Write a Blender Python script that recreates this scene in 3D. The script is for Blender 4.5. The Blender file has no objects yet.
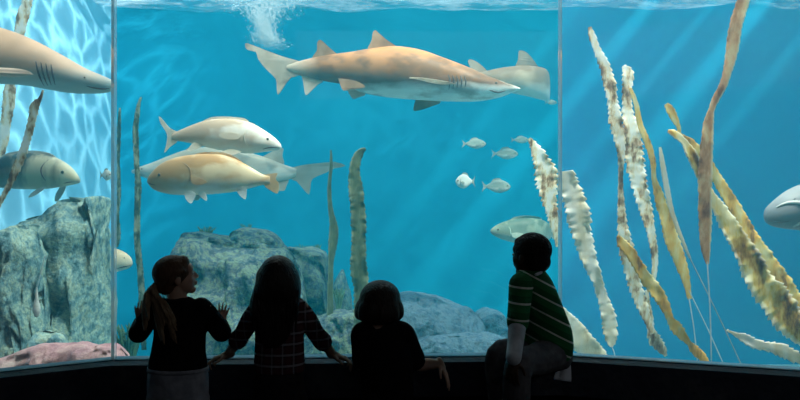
import bpy, bmesh, math, random
from mathutils import Vector, Matrix, noise
from mathutils.geometry import tessellate_polygon
random.seed(7)
SC = bpy.context.scene
COL = SC.collection
PI = math.pi
F = 711.1          # focal length in pixels of the 800 px wide frame
CAMZ = 1.38

def W(px, py, d):
    """point at distance d in front of the viewer, seen in direction (px, py)"""
    return Vector(((px - 400) / F * d, d, CAMZ - (py - 200) / F * d))

# ------------------------------------------------------------------ objects
def mesh_obj(name, bm, mat, parent=None, smooth=True, loc=None):
    me = bpy.data.meshes.new(name)
    bm.normal_update()
    bm.to_mesh(me); bm.free()
    o = bpy.data.objects.new(name, me)
    COL.objects.link(o)
    if mat is not None:
        for m in (mat if isinstance(mat, (list, tuple)) else [mat]):
            me.materials.append(m)
    if smooth:
        for p in me.polygons: p.use_smooth = True
    if parent is not None: o.parent = parent
    if loc is not None: o.location = loc
    return o

def tag(o, label, cat, group=None, kind=None):
    o['label'] = label; o['category'] = cat
    if group: o['group'] = group
    if kind: o['kind'] = kind
    return o

def thing(name, label, cat, loc=(0, 0, 0), group=None):
    o = bpy.data.objects.new(name, None); COL.objects.link(o)
    o.location = loc; o.empty_display_size = .1
    return tag(o, label, cat, group)

def struct(name, bm, mat, smooth=False):
    o = mesh_obj(name, bm, mat, None, smooth); o['kind'] = 'structure'
    return o

# ------------------------------------------------------------------ materials
def nodes_of(name):
    m = bpy.data.materials.new(name); m.use_nodes = True
    nt = m.node_tree
    for n in list(nt.nodes): nt.nodes.remove(n)
    return m, nt, nt.nodes.new('ShaderNodeOutputMaterial')

def N(nt, t, **kw):
    n = nt.nodes.new(t)
    for k, v in kw.items():
        if k[0] == 'i' and k[1:].isdigit(): n.inputs[int(k[1:])].default_value = v
        elif k in n.inputs: n.inputs[k].default_value = v
        else: setattr(n, k, v)
    return n

def ramp(nt, stops, interp='LINEAR'):
    r = nt.nodes.new('ShaderNodeValToRGB'); r.color_ramp.interpolation = interp
    e = r.color_ramp.elements
    while len(e) > 1: e.remove(e[-1])
    e[0].position = stops[0][0]; e[0].color = (*stops[0][1], 1)
    for p, c in stops[1:]:
        x = e.new(p); x.color = (*c, 1)
    return r

def mottled(name, stops, scale=5, detail=6, rough=.6, bump=0, bump_scale=None, coord='Object', stretch=(1, 1, 1), spec=.3, transl=0, nrough=.6):
    m, nt, out = nodes_of(name)
    tc = N(nt, 'ShaderNodeTexCoord')
    mp = N(nt, 'ShaderNodeMapping'); mp.inputs['Scale'].default_value = stretch
    nt.links.new(tc.outputs[coord], mp.inputs[0])
    nz = N(nt, 'ShaderNodeTexNoise', Scale=scale, Detail=detail, Roughness=nrough)
    nt.links.new(mp.outputs[0], nz.inputs['Vector'])
    r = ramp(nt, stops); nt.links.new(nz.outputs['Fac'], r.inputs[0])
    b = N(nt, 'ShaderNodeBsdfPrincipled', Roughness=rough)
    b.inputs['Specular IOR Level'].default_value = spec
    nt.links.new(r.outputs[0], b.inputs['Base Color'])
    if bump:
        nb = N(nt, 'ShaderNodeTexNoise', Scale=bump_scale or scale * 4, Detail=8)
        nt.links.new(mp.outputs[0], nb.inputs['Vector'])
        bp = N(nt, 'ShaderNodeBump', Strength=bump, Distance=.03)
        nt.links.new(nb.outputs['Fac'], bp.inputs['Height'])
        nt.links.new(bp.outputs[0], b.inputs['Normal'])
    sh = b
    if transl:
        t = N(nt, 'ShaderNodeBsdfTranslucent'); nt.links.new(r.outputs[0], t.inputs['Color'])
        mx = N(nt, 'ShaderNodeMixShader', Fac=transl)
        nt.links.new(b.outputs[0], mx.inputs[1]); nt.links.new(t.outputs[0], mx.inputs[2]); sh = mx
    nt.links.new(sh.outputs[0], out.inputs[0])
    return m

def plain(name, c, rough=.6, spec=.3, metal=0):
    k = .82
    return mottled(name, [(.3, tuple(x * k for x in c)), (.7, c)], 18, 3, rough, spec=spec)

def fish_mat(name, back, side, belly, zlo, zhi, spots=.25, scale=14, rough=.42, blotch=None, edges=(.30, .48, .8), stretch=(1, 1, 1), scales=0, tail=None):
    """back / flank / belly colouring of a fish, by height on its own body"""
    m, nt, out = nodes_of(name)
    tc = N(nt, 'ShaderNodeTexCoord')
    sx = N(nt, 'ShaderNodeSeparateXYZ'); nt.links.new(tc.outputs['Object'], sx.inputs[0])
    mr = N(nt, 'ShaderNodeMapRange'); mr.inputs[1].default_value = zlo; mr.inputs[2].default_value = zhi
    nt.links.new(sx.outputs[2], mr.inputs[0])
    mp = N(nt, 'ShaderNodeMapping'); mp.inputs['Scale'].default_value = stretch
    nt.links.new(tc.outputs['Object'], mp.inputs[0])
    nz = N(nt, 'ShaderNodeTexNoise', Scale=scale, Detail=7, Roughness=.62)
    nt.links.new(mp.outputs[0], nz.inputs['Vector'])
    ad = N(nt, 'ShaderNodeMath', operation='MULTIPLY_ADD'); ad.inputs[1].default_value = spots; ad.inputs[2].default_value = -spots / 2
    nt.links.new(nz.outputs['Fac'], ad.inputs[0])
    sm = N(nt, 'ShaderNodeMath', operation='ADD'); nt.links.new(mr.outputs[0], sm.inputs[0]); nt.links.new(ad.outputs[0], sm.inputs[1])
    r = ramp(nt, [(0, belly), (edges[0], belly), (edges[1], side), (edges[2], back), (1, back)])
    nt.links.new(sm.outputs[0], r.inputs[0])
    col = r.outputs[0]
    if blotch:
        n2 = N(nt, 'ShaderNodeTexNoise', Scale=blotch[1], Detail=4); nt.links.new(mp.outputs[0], n2.inputs['Vector'])
        r2 = ramp(nt, [(blotch[2], (0, 0, 0)), (blotch[2] + .14, (blotch[3],) * 3)])
        nt.links.new(n2.outputs['Fac'], r2.inputs[0])
        mx = N(nt, 'ShaderNodeMix', data_type='RGBA'); mx.inputs[7].default_value = (*blotch[0], 1)
        nt.links.new(r2.outputs[0], mx.inputs[0]); nt.links.new(col, mx.inputs[6]); col = mx.outputs[2]
    if tail:                                       # paler skin towards the tail
        tr = N(nt, 'ShaderNodeMapRange'); tr.inputs[1].default_value = tail[0]; tr.inputs[2].default_value = tail[1]
        nt.links.new(sx.outputs[0], tr.inputs[0])
        mt = N(nt, 'ShaderNodeMix', data_type='RGBA'); mt.inputs[7].default_value = (*tail[2], 1)
        nt.links.new(tr.outputs[0], mt.inputs[0]); nt.links.new(col, mt.inputs[6]); col = mt.outputs[2]
    b = N(nt, 'ShaderNodeBsdfPrincipled', Roughness=rough)
    b.inputs['Specular IOR Level'].default_value = .18
    nt.links.new(col, b.inputs['Base Color'])
    if scales:
        vo = N(nt, 'ShaderNodeTexVoronoi', Scale=scales); nt.links.new(tc.outputs['Object'], vo.inputs['Vector'])
        bp = N(nt, 'ShaderNodeBump', Strength=.12, Distance=.004)
        nt.links.new(vo.outputs['Distance'], bp.inputs['Height']); nt.links.new(bp.outputs[0], b.inputs['Normal'])
    nt.links.new(b.outputs[0], out.inputs[0])
    return m

# ------------------------------------------------------------------ shapes
def crom(pts, n):
    """Catmull-Rom through tuples, n samples per span"""
    out = []
    P = [pts[0]] + list(pts) + [pts[-1]]
    for i in range(1, len(P) - 2):
        for k in range(n):
            t = k / n
            out.append(tuple(.5 * (2 * b + (c - a) * t + (2 * a - 5 * b + 4 * c - d) * t * t + (3 * b - a - 3 * c + d) * t ** 3)
                             for a, b, c, d in zip(P[i - 1], P[i], P[i + 1], P[i + 2])))
    out.append(tuple(pts[-1]))
    return out

def interp(poly, x):
    if x <= poly[0][0]: return poly[0][1]
    for (a, b), (c, d) in zip(poly, poly[1:]):
        if x <= c:
            t = (x - a) / max(c - a, 1e-9)
            return b + (d - b) * t
    return poly[-1][1]

def box(bm, lo, hi, mi=0):
    vs = [bm.verts.new((x, y, z)) for z in (lo[2], hi[2]) for x, y in ((lo[0], lo[1]), (hi[0], lo[1]), (hi[0], hi[1]), (lo[0], hi[1]))]
    for f in ((3, 2, 1, 0), (4, 5, 6, 7), (0, 1, 5, 4), (1, 2, 6, 5), (2, 3, 7, 6), (3, 0, 4, 7)):
        bm.faces.new([vs[i] for i in f]).material_index = mi
    return vs

def prism(bm, foot, z0, z1):
    """vertical prism over a footprint given counter-clockwise"""
    a = [bm.verts.new((x, y, z0)) for x, y in foot]; b = [bm.verts.new((x, y, z1)) for x, y in foot]
    n = len(foot)
    for i in range(n): bm.faces.new((a[i], a[(i + 1) % n], b[(i + 1) % n], b[i]))
    bm.faces.new(b); bm.faces.new(a[::-1])

def ball(bm, c, r, seg=16, rings=10, M=None):
    if isinstance(r, (int, float)): r = (r, r, r)
    mat = Matrix.Translation(c) @ (M or Matrix()) @ Matrix.Diagonal((*r, 1))
    return bmesh.ops.create_uvsphere(bm, u_segments=seg, v_segments=rings, radius=1, matrix=mat)['verts']

def skin_rings(bm, rings, cap=True):
    V = [[bm.verts.new(p) for p in r] for r in rings]
    n = len(V[0])
    for a, b in zip(V, V[1:]):
        for i in range(n): bm.faces.new((a[i], a[(i + 1) % n], b[(i + 1) % n], b[i]))
    if cap:
        bm.faces.new(V[0][::-1]); bm.faces.new(V[-1])
    return V

def tube(bm, pts, rad, seg=12, n=5, flat=None, round_ends=True):
    """tapering tube through points, radii per point; rounded ends"""
    q = crom([(*p, r) for p, r in zip(pts, rad)], n)
    P = [Vector(a[:3]) for a in q]; R = [max(a[3], 1e-4) for a in q]
    T = [(P[min(i + 1, len(P) - 1)] - P[max(i - 1, 0)]).normalized() for i in range(len(P))]
    if round_ends:
        for k in (.5, .85):
            pass
        h = []
        for a in (80, 55, 28):
            s, c = math.sin(math.radians(a)), math.cos(math.radians(a))
            h.append((P[0] - T[0] * R[0] * s, R[0] * c, T[0]))
        e = []
        for a in (28, 55, 80):
            s, c = math.sin(math.radians(a)), math.cos(math.radians(a))
            e.append((P[-1] + T[-1] * R[-1] * s, R[-1] * c, T[-1]))
        L = h + list(zip(P, R, T)) + e
    else: L = list(zip(P, R, T))
    ref = Vector((0, 0, 1)) if abs(L[0][2].z) < .9 else Vector((1, 0, 0))
    u = L[0][2].cross(ref).normalized(); rings = []
    for p, r, t in L:
        u = (u - t * u.dot(t)).normalized(); v = t.cross(u)
        rings.append([p + (u * math.cos(2 * PI * k / seg) + v * math.sin(2 * PI * k / seg)) * r for k in range(seg)])
    skin_rings(bm, rings)

def loft(bm, secs, seg=28, n=4, power=2.0):
    """horizontal-ish sections (x, y, z, rx, ry, yaw, tiltx) -> closed skin with rounded ends"""
    q = crom([tuple(s) for s in secs], n)
    rings = []
    def ring(s, k):
        x, y, z, rx, ry, yaw = s[:6]
        c, sn = math.cos(yaw), math.sin(yaw); out = []
        for i in range(seg):
            a = 2 * PI * i / seg
            ca, sa = math.cos(a), math.sin(a)
            ex = math.copysign(abs(ca) ** (2 / power), ca) * rx * k; ey = math.copysign(abs(sa) ** (2 / power), sa) * ry * k
            out.append(Vector((x + ex * c - ey * sn, y + ex * sn + ey * c, z)))
        return out
    rings = [ring(q[0], .02)] + [ring(s, 1) for s in q] + [ring(q[-1], .02)]
    skin_rings(bm, rings)

def sliver(bm, pts, rad, seg=6):
    tube(bm, pts, rad, seg, 3)
# tuning values of water and light
WATER_S, WATER_SC = .060, (.015, .58, .80)
WATER_A, WATER_AC = .075, (.0, .86, .95)
EXPOSURE = 0
def LIGHTS():
    area('tank_skylight', (1, 6.4, 6.8), (1, 6.6, 0), 10, 7, 480, (.97, .98, 1))
    area('tank_front_skylight', (0, 2.6, 6.0), (0, 5.6, 1.2), 8, 1.4, 120, (1, .97, .9))
    spot('tank_sun', (.2, 3.6, 7.8), (-.2, 6.2, 1.6), 75, 1050, .5, (1, .95, .86), .03, (22, .7, 1.8, .06))
    spot('tank_sun_left', (1.6, 6.0, 7.4), (-4.3, 8.3, 2.9), 40, 1900, .6, (1, .98, .95), .01, (22, .45, 4.2, .05))
    spot('kelp_fill_spot', (2.4, 2.9, 7.6), (1.6, 4.5, 1.3), 60, 3000, .6, (1, .94, .84), .03, (24, .8, 1.6, .06))  # added spot that brightens the kelp behind the right pane
    for x, a, p in ((2.6, 2.1, .8), (3.45, 3, 1), (4.2, 1.9, .9), (4.8, 3.6, 1), (5.6, 2.2, .8)):     # shafts of daylight between the ripples
        spot('sun_shaft', (x + 2.4, 8.7, 7.2), (x - 2.2, 8.5, 1.6), a, 110000 * p, .9, (1, .96, 1), .02)
    area('room_lamp', (.8, -.9, 3.05), (.5, 2.6, .6), 3, 1.4, 6, (.86, .93, 1))
    area('room_side_lamp', (3.1, 1.35, 2.6), (.5, 2.9, .8), .5, .5, 3.2, (.95, .97, 1))
# ================================================================== fish
class Fish:
    """A fish or shark built in its own frame: x along the body, z up, y towards/away; outlines in pixel units of its distance."""
    def __init__(self, name, label, cat, c, d, group=None, yaw=0):
        self.c, self.d, self.s = c, d, d / F
        self.root = thing(name, label, cat, W(c[0], c[1], d), group)
        self.root.rotation_euler = (0, 0, yaw)
    def L(self, px, py, y=0):
        return Vector(((px - self.c[0]) * self.s, y + self.bend(px), -(py - self.c[1]) * self.s))
    bend_f = None
    def bend(self, px): return self.bend_f(px) * self.s if self.bend_f else 0
    def body(self, top, bot, wid, mat, seg=26, n=46, ex=.5, bulge=0, name='body'):
        x0, x1 = top[0][0], top[-1][0]
        self.top, self.bot, self.wid = [crom(p, 5) for p in (top, bot, wid)]
        rings = []
        for i in range(n + 1):
            t = i / n; t = .5 - .5 * math.cos(PI * t)
            x = x0 + (x1 - x0) * t
            zt, zb, w = interp(self.top, x), interp(self.bot, x), interp(self.wid, x)
            mid, h = (zt + zb) / 2, max((zb - zt) / 2, .15)
            r = []
            for k in range(seg):
                a = 2 * PI * k / seg
                r.append(self.L(x, mid - h * math.sin(a), w * self.s * math.cos(a)))
            rings.append(r)
        bm = bmesh.new(); skin_rings(bm, rings)
        bmesh.ops.recalc_face_normals(bm, faces=bm.faces)
        self.mesh = mesh_obj(name, bm, mat, self.root)
        return self.mesh
    def surf(self, px, py, lift=.3):
        """point on the near flank"""
        zt, zb, w = interp(self.top, px), interp(self.bot, px), interp(self.wid, px)
        mid, h = (zt + zb) / 2, (zb - zt) / 2
        q = max(0, 1 - ((py - mid) / h) ** 2) ** .5
        return self.L(px, py, -(w * q + lift) * self.s)
    def fin(self, name, outline, mat, th=1.1, y=0, lean=0, smooth=3, origin=None):
        o = crom(outline + [outline[0]], smooth)[:-1] if smooth > 1 else outline
        org = origin or outline[0]
        P = []
        for px, py in o:
            dist = math.hypot(px - org[0], py - org[1])
            P.append(self.L(px, py, (y + lean * dist) * self.s))
        return self._plate(name, P, mat, th * self.s)
    def _plate(self, name, P, mat, th):
        bm = bmesh.new()
        a = [bm.verts.new(p - Vector((0, th / 2, 0))) for p in P]; b = [bm.verts.new(p + Vector((0, th / 2, 0))) for p in P]
        for t in tessellate_polygon([[Vector((p.x, p.z, 0)) for p in P]]):
            for L_, rev in ((a, 0), (b, 1)):
                f = [L_[i] for i in t]
                try: bm.faces.new(f[::-1] if rev else f)
                except ValueError: pass
        n = len(P)
        for i in range(n): bm.faces.new((a[i], a[(i + 1) % n], b[(i + 1) % n], b[i]))
        bmesh.ops.recalc_face_normals(bm, faces=bm.faces)
        return mesh_obj(name, bm, mat, self.root, smooth=False)
    def eye(self, px, py, r, mats):
        bm = bmesh.new(); p = self.surf(px, py, 0)
        ball(bm, p, (r * self.s, r * self.s * .6, r * self.s), 16, 10)
        e = mesh_obj('eye', bm, mats[0], self.root)
        bm = bmesh.new(); ball(bm, p - Vector((0, r * self.s * .42, 0)), (r * self.s * .55, r * self.s * .35, r * self.s * .55), 12, 8)
        mesh_obj('pupil', bm, mats[1], e)
    def slit(self, name, pts, w, mat):
        bm = bmesh.new()
        P = [self.surf(px, py, 0) for px, py in pts]
        sliver(bm, P, [w * .35 * self.s] + [w * self.s] * (len(P) - 2) + [w * .35 * self.s])
        return mesh_obj(name, bm, mat, self.root)

M_eye = plain('fish eye', (.16, .12, .07), .3, .4); M_pupil = plain('fish pupil', (.01, .01, .012), .15, .6)
M_slit = plain('gill slit shadowed skin', (.10, .085, .08), .7)
M_mouth = plain('mouth', (.12, .09, .085), .7)
EYE = (M_eye, M_pupil)

# ---- the big sand tiger shark in the middle
SH = Fish('shark', 'large tan sand tiger shark seen whole, swimming right above the other fish', 'shark', (390, 78), 5.6, 'sharks in the tank')
M_sh = fish_mat('tan shark skin', (.50, .225, .08), (.14, .07, .03), (.78, .86, .84), -24 * SH.s, 30 * SH.s, .16, 9,
                .45, ((.09, .055, .03), 7, .47, .6), (.18, .32, .74), (.6, 1, 1), 0, (-70 * SH.s, -100 * SH.s, (.70, .58, .45)))  # bright lit back and shaded flank are put into these skin colours
M_shfin = mottled('tan shark fin skin', [(.3, (.28, .16, .08)), (.5, (.46, .28, .15)), (.7, (.62, .44, .28))], 5, 4, .5, transl=.4)
M_shtail = mottled('pale shark tail skin', [(.34, (.42, .35, .28)), (.46, (.66, .56, .44)), (.66, (.82, .72, .60))], 7, 4, .5, transl=.4)
SH.bend_f = lambda x: -((x - 390) / 130) ** 2 * 9
SH.body([(288, 66), (300, 62), (315, 58), (337, 54), (352, 52), (370, 48.8), (396, 46.4), (420, 50), (440, 57), (468, 68), (486, 76.5), (500, 82), (512, 86.5), (519, 89.6)],
        [(288, 72), (300, 76), (314, 79.5), (330, 82.5), (345, 85), (358, 91), (370, 94.5), (392, 97.8), (416, 99.8), (450, 101.6), (478, 101.8), (498, 98.5), (508, 95), (519, 91)],
        [(288, 2), (300, 4.5), (337, 10), (370, 18), (400, 21), (440, 20), (468, 17), (490, 12), (508, 7), (519, 1.2)], M_sh, 32, 64)
SH.fin('tail_fin', [(302, 62.5), (286, 58.5), (270, 53), (258, 48.6), (249, 45.6), (247.6, 48), (249.5, 52), (258, 54), (260, 61), (268, 71), (277, 80), (278, 88), (279, 95.5), (284, 89), (291.5, 78.5), (302, 75)], M_shtail, 2.4, smooth=2)
SH.fin('dorsal_fin', [(398, 47.5), (388, 41), (379, 33.5), (375.5, 30.6), (372.8, 33), (371.5, 41), (368, 50), (380, 53)], M_shfin, 2.4)
SH.fin('dorsal_fin', [(338, 55), (330, 48.5), (323, 42), (320, 40.8), (317.5, 44), (317.5, 51), (313, 59), (326, 59)], M_shfin, 2)
SH.fin('anal_fin', [(302, 76), (304, 84), (306, 95.5), (311, 92), (318, 85), (323, 81), (312, 76)], M_shtail, 2)
SH.fin('pelvic_fin', [(339, 80), (341, 86), (344.5, 92.5), (352, 91.5), (362, 91), (366, 89), (356, 83)], M_shfin, 1.6, -8, -.3)
SH.fin('pelvic_fin', [(346, 88), (349, 93), (352.5, 97.8), (358, 96), (365, 93), (360, 88)], M_shtail, 1.6, 6, .2)
# near pectoral seen edge on, the far one hangs below the belly
bm = bmesh.new()
pf = []
for k, (px, py, up, out) in enumerate([(447, 87.5, 0, 13), (440, 86.5, 0, 22), (430, 85.8, 0, 30), (418, 84.6, 0, 36), (410, 84.8, 0, 40)]):
    w = [10, 10, 8, 5.5, 2][k]
    pf.append([SH.L(px + w * math.cos(a) * .8, py + .9 * math.sin(a) * (1 - k * .1), -(out + w * math.cos(a) * .4) * SH.s) for a in [2 * PI * j / 10 for j in range(10)]])
skin_rings(bm, pf); bmesh.ops.recalc_face_normals(bm, faces=bm.faces)
mesh_obj('pectoral_fin', bm, M_shtail, SH.root)
SH.fin('pectoral_fin', [(417, 97), (414.5, 103), (414, 109.5), (422, 108.5), (432, 105), (441, 101), (436, 97)], M_shfin, 1.8, 6, .25)
for k in range(5): SH.slit('gill_slit', [(447 + k * 3.9, 78.5 + k * .3), (448.4 + k * 3.9, 84 + k * .3), (447.6 + k * 3.9, 92 - k * .5)], .75, M_slit)
SH.slit('mouth', [(487, 92.6), (492, 94), (497, 94.6), (503, 93)], .8, M_mouth)
SH.slit('mouth', [(498, 82.6), (506, 86.4), (515, 89)], .5, M_shtail)
SH.eye(494, 85.5, 1.3, EYE)

# ---- the shark cut by the left edge, in front of the bright side wall
S2 = Fish('shark', 'peach coloured shark at the left edge with its snout near the left seam', 'shark', (30, 65), 4.5, 'sharks in the tank', 0)
M_s2 = fish_mat('peach shark skin', (.62, .38, .22), (.72, .50, .34), (.42, .56, .54), -34 * S2.s, 40 * S2.s, .12, 6, .5, ((.45, .3, .2), 5, .6, .4), (.16, .40, .8), (.5, 1, 1))
M_s2fin = mottled('peach shark fin skin', [(.3, (.6, .42, .3)), (.7, (.85, .68, .54))], 6, 4, .5)
S2.bend_f = lambda x: -((max(0, 40 - x)) / 110) ** 2 * 40
S2.body([(-188.0, 33), (-160.0, 30), (-120.0, 20), (-80.0, 12), (-40.0, 12), (-16.0, 20), (0, 27.5), (20, 34), (40, 43), (65, 56.5), (85, 68), (100, 74.5), (110, 79), (113, 82)],
        [(-188.0, 42), (-160.0, 52), (-120.0, 66), (-80.0, 78), (-40.0, 86), (-16.0, 86), (0, 84.5), (25, 85.5), (50, 90), (70, 93), (90, 93.5), (104, 93), (111, 91), (113, 88)],
        [(-188.0, 3), (-120.0, 15), (-64.0, 27), (-16.0, 28), (20, 26), (60, 21), (90, 15), (106, 9), (113, 4)], M_s2, 32, 60)
S2.fin('tail_fin', [(-182.4, 32), (-209.6, 12), (-233.6, 4), (-232.0, 14), (-217.6, 36), (-211.2, 66), (-196.8, 50), (-182.4, 43)], M_s2fin, 3, smooth=2)
S2.fin('dorsal_fin', [(-60, 14), (-82, -14), (-92, -20), (-96, -6), (-104, 14), (-80, 18)], M_s2fin, 3)
S2.fin('pectoral_fin', [(46, 79), (40, 75), (26, 73.5), (12, 74), (4, 72), (-18, 80), (-30, 88), (-10, 86), (14, 82.5), (32, 82)], M_s2fin, 2.2, -25, -.22)
for k in range(4): S2.slit('gill_slit', [(47.5 + k * 4.5, 66 + k * .8), (48.8 + k * 4.5, 74 + k * .5), (49.5 + k * 4.4, 81), (49.5 + k * 4.2, 87.5 - k * .2)], .95, M_slit)
S2.slit('mouth', [(92, 88), (98, 89.4), (106, 90), (111, 89)], .8, M_mouth)
S2.eye(91, 80, .9, EYE)

# ---- shark behind, at the right seam, turning away
S3 = Fish('shark', 'hazy grey shark behind the large tan shark, passing beside the right seam', 'shark', (515, 82), 6.6, 'sharks in the tank')
M_s3 = fish_mat('grey shark skin', (.20, .13, .075), (.27, .19, .12), (.62, .62, .56), -15 * S3.s, 20 * S3.s, .4, 6, .5, ((.46, .38, .26), 4.5, .52, .55), (.16, .45, .8), (.6, 1, 1))
M_s3fin = mottled('grey shark fin skin', [(.3, (.20, .14, .09)), (.7, (.36, .28, .2))], 5, 4, .5)
S3.bend_f = lambda x: (max(0, x - 515) / 42) ** 2 * 34 + (max(0, x - 548) / 10) ** 2 * 12
S3.body([(452, 76), (470, 74), (486, 71), (500, 68), (516, 66), (540, 64.5), (556, 65), (563, 68), (566, 76)],
        [(452, 80), (470, 84), (486, 88), (500, 91), (520, 94.5), (540, 97), (556, 97), (563, 93), (566, 84)],
        [(452, 2), (470, 5), (500, 11), (530, 14), (554, 12), (563, 8), (566, 3)], M_s3, 28, 46)
S3.fin('dorsal_fin', [(488, 72), (482, 66), (475, 61), (469.5, 59.6), (468, 62), (470.5, 68), (472, 74), (480, 76)], M_s3fin, 2)
S3.fin('dorsal_fin', [(541, 65), (533, 57), (526, 51.6), (519.5, 50.6), (518.5, 54), (518, 60), (516, 67), (528, 69)], M_s3fin, 2)
S3.fin('tail_fin', [(456, 75.5), (444, 69), (430, 64), (432, 68), (440, 76), (443, 90), (449, 84), (456, 80.5)], M_s3fin, 1.6, smooth=2)
S3.fin('pelvic_fin', [(488, 86), (485, 92), (492, 95), (500, 91), (496, 86)], M_s3fin, 1.6, -5, -.2)

# ---- pale shark behind the two drums
S4 = Fish('shark', 'pale grey shark half hidden behind the two drum fish', 'shark', (230, 165), 5.9, 'sharks in the tank')
M_s4 = fish_mat('pale shark skin', (.36, .34, .27), (.42, .42, .36), (.66, .68, .63), -15 * S4.s, 18 * S4.s, .2, 5, .5, None, (.16, .45, .8), (.5, 1, 1))
M_s4fin = mottled('pale shark fin skin', [(.3, (.36, .34, .28)), (.7, (.56, .54, .46))], 5, 4, .5)
S4.bend_f = lambda x: ((x - 230) / 110) ** 2 * 8
S4.body([(129.5, 170), (138, 166.5), (152, 162), (170, 155), (188, 149), (205, 147), (222, 147.5), (245, 151.5), (266, 157.5), (284, 164.5), (296, 168.5)],
        [(129.5, 172.5), (138, 176), (152, 180), (170, 184), (188, 187), (205, 188), (222, 187.5), (245, 186), (266, 184), (284, 181), (296, 176.5)],
        [(129.5, 1), (138, 4), (152, 9), (188, 15), (222, 15), (255, 10), (284, 4.5), (296, 2.4)], M_s4, 28, 50)
S4.fin('tail_fin', [(292, 167.4), (304, 164.6), (318, 163), (334, 161.6), (345, 165.4), (334, 168), (324, 173), (312, 178.5), (310, 186), (308.5, 194.5), (303, 189), (296, 181), (290, 178.5)], M_s4fin, 1.8, smooth=2)
S4.fin('dorsal_fin', [(262, 157), (271, 152), (280, 148), (283, 149), (282, 156), (283.5, 164), (272, 163)], M_s4fin, 1.8)
S4.fin('anal_fin', [(276, 181), (278, 190), (284, 190.4), (286, 186), (288, 180), (282, 178)], M_s4fin, 1.6)
S4.fin('dorsal_fin', [(182, 152), (188, 148), (193, 145.5), (198, 147), (202, 149), (194, 153)], M_s4fin, 1.6)
S4.fin('pectoral_fin', [(172, 182), (178, 190), (190, 200), (196, 198), (194, 188), (186, 180)], M_s4fin, 1.6, 8, .2)
S4.eye(142, 169, .8, EYE)

# ---- the two red drums
def drum_fins(f, data, mat):
    for nm, ol, th, y, lean in data: f.fin(nm, ol, mat, th, y, lean)
D1 = Fish('drum_fish', 'silver pink drum fish facing right, upper of the overlapping pair', 'fish', (225, 136), 4.9, 'drum fish in the open water')
M_d1 = fish_mat('silver drum skin', (.54, .40, .27), (.62, .50, .38), (.84, .84, .80), -18 * D1.s, 19 * D1.s, .5, 14, .38, ((.88, .84, .76), 8, .48, .8), (.1, .42, .85), (.6, 1, 1), 130)
M_d1fin = mottled('pale drum fin', [(.3, (.78, .70, .58)), (.7, (.95, .90, .80))], 9, 4, .5, transl=.5)
D1.body([(172, 134), (178, 131), (192, 125), (205, 120.6), (220, 118.6), (238, 119.4), (252, 123), (264, 130), (274, 137), (280, 143), (281.5, 146.5)],
        [(172, 140), (178, 141), (192, 143.5), (208, 147.6), (225, 151), (240, 153), (252, 153.4), (264, 152), (274, 151), (279, 150), (281.5, 148)],
        [(172, 1.5), (192, 5), (220, 9.5), (245, 10.5), (265, 8.5), (276, 5), (281.5, 1)], M_d1, 28, 48)
drum_fins(D1, [('tail_fin', [(178, 132), (170, 128), (163, 120), (159, 116.4), (161, 124), (167, 134), (166.5, 144), (164.5, 152.6), (170, 147), (178, 140.6)], 1, 0, 0),
               ('dorsal_fin', [(200, 123), (210, 117.6), (222, 116.4), (236, 117.2), (246, 119), (248, 124), (224, 122)], .9, 0, 0),
               ('pectoral_fin', [(243, 136), (236, 133.6), (226, 134), (222, 137), (230, 140.4), (240, 140)], .8, -10.5, -.12),
               ('pelvic_fin', [(244, 152), (236, 155.6), (224, 156.4), (226, 153), (234, 150)], .8, -6, -.6),
               ('anal_fin', [(204, 146), (196, 150.6), (190, 151.5), (192, 147.5), (196, 143)], .8, -2, -.5)], M_d1fin)
D1.slit('gill_cover', [(252, 127), (247, 134), (247, 142), (251, 149)], .55, M_d1fin)
D1.slit('mouth', [(264, 149.6), (270, 148), (276, 147.4), (280.6, 147.2)], .6, M_mouth)
D1.eye(269, 139.6, 1.3, EYE)

D2 = Fish('drum_fish', 'golden drum fish facing left, lower of the overlapping pair', 'fish', (207, 175), 4.7, 'drum fish in the open water')
M_d2 = fish_mat('golden drum skin', (.50, .29, .12), (.62, .42, .22), (.85, .82, .76), -20 * D2.s, 22 * D2.s, .5, 14, .38, ((.86, .72, .48), 8, .48, .75), (.14, .40, .86), (.6, 1, 1), 140, (-20 * D2.s, -60 * D2.s, (.46, .28, .13)))
M_d2fin = mottled('golden drum fin', [(.3, (.62, .42, .22)), (.7, (.86, .72, .5))], 9, 4, .5, transl=.5)
M_d2white = mottled('white drum fin', [(.3, (.9, .88, .84)), (.7, (.98, .97, .94))], 9, 4, .5, transl=.5)
D2.body([(147.4, 179.5), (149, 176), (153, 171), (160, 164.4), (168, 160), (180, 156.4), (202, 154), (222, 154.8), (238, 160), (252, 168), (262, 174), (270, 176)],
        [(147.4, 182.4), (150, 186), (155, 190), (164, 193), (174, 194.6), (187, 195), (207, 194.4), (230, 192.4), (245, 189.6), (254, 187), (262, 185), (270, 184)],
        [(147.4, 1), (151, 4), (160, 8), (178, 11), (205, 11.5), (235, 8), (258, 3.5), (270, 1.5)], M_d2, 28, 50)
drum_fins(D2, [('tail_fin', [(264, 174.5), (272, 173.6), (277.6, 173.4), (275.5, 179), (279, 184), (277.5, 193.4), (270, 190), (264, 185)], 1, 0, 0),
               ('pectoral_fin', [(194, 177), (200, 177.4), (207, 180), (211, 182.6), (204, 185), (196, 183.6)], .8, -12, -.12),
               ('dorsal_fin', [(190, 157), (200, 152.6), (214, 152), (226, 153.2), (238, 158.4), (240, 163), (215, 158)], .9, 0, 0)], M_d2fin)
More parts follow.
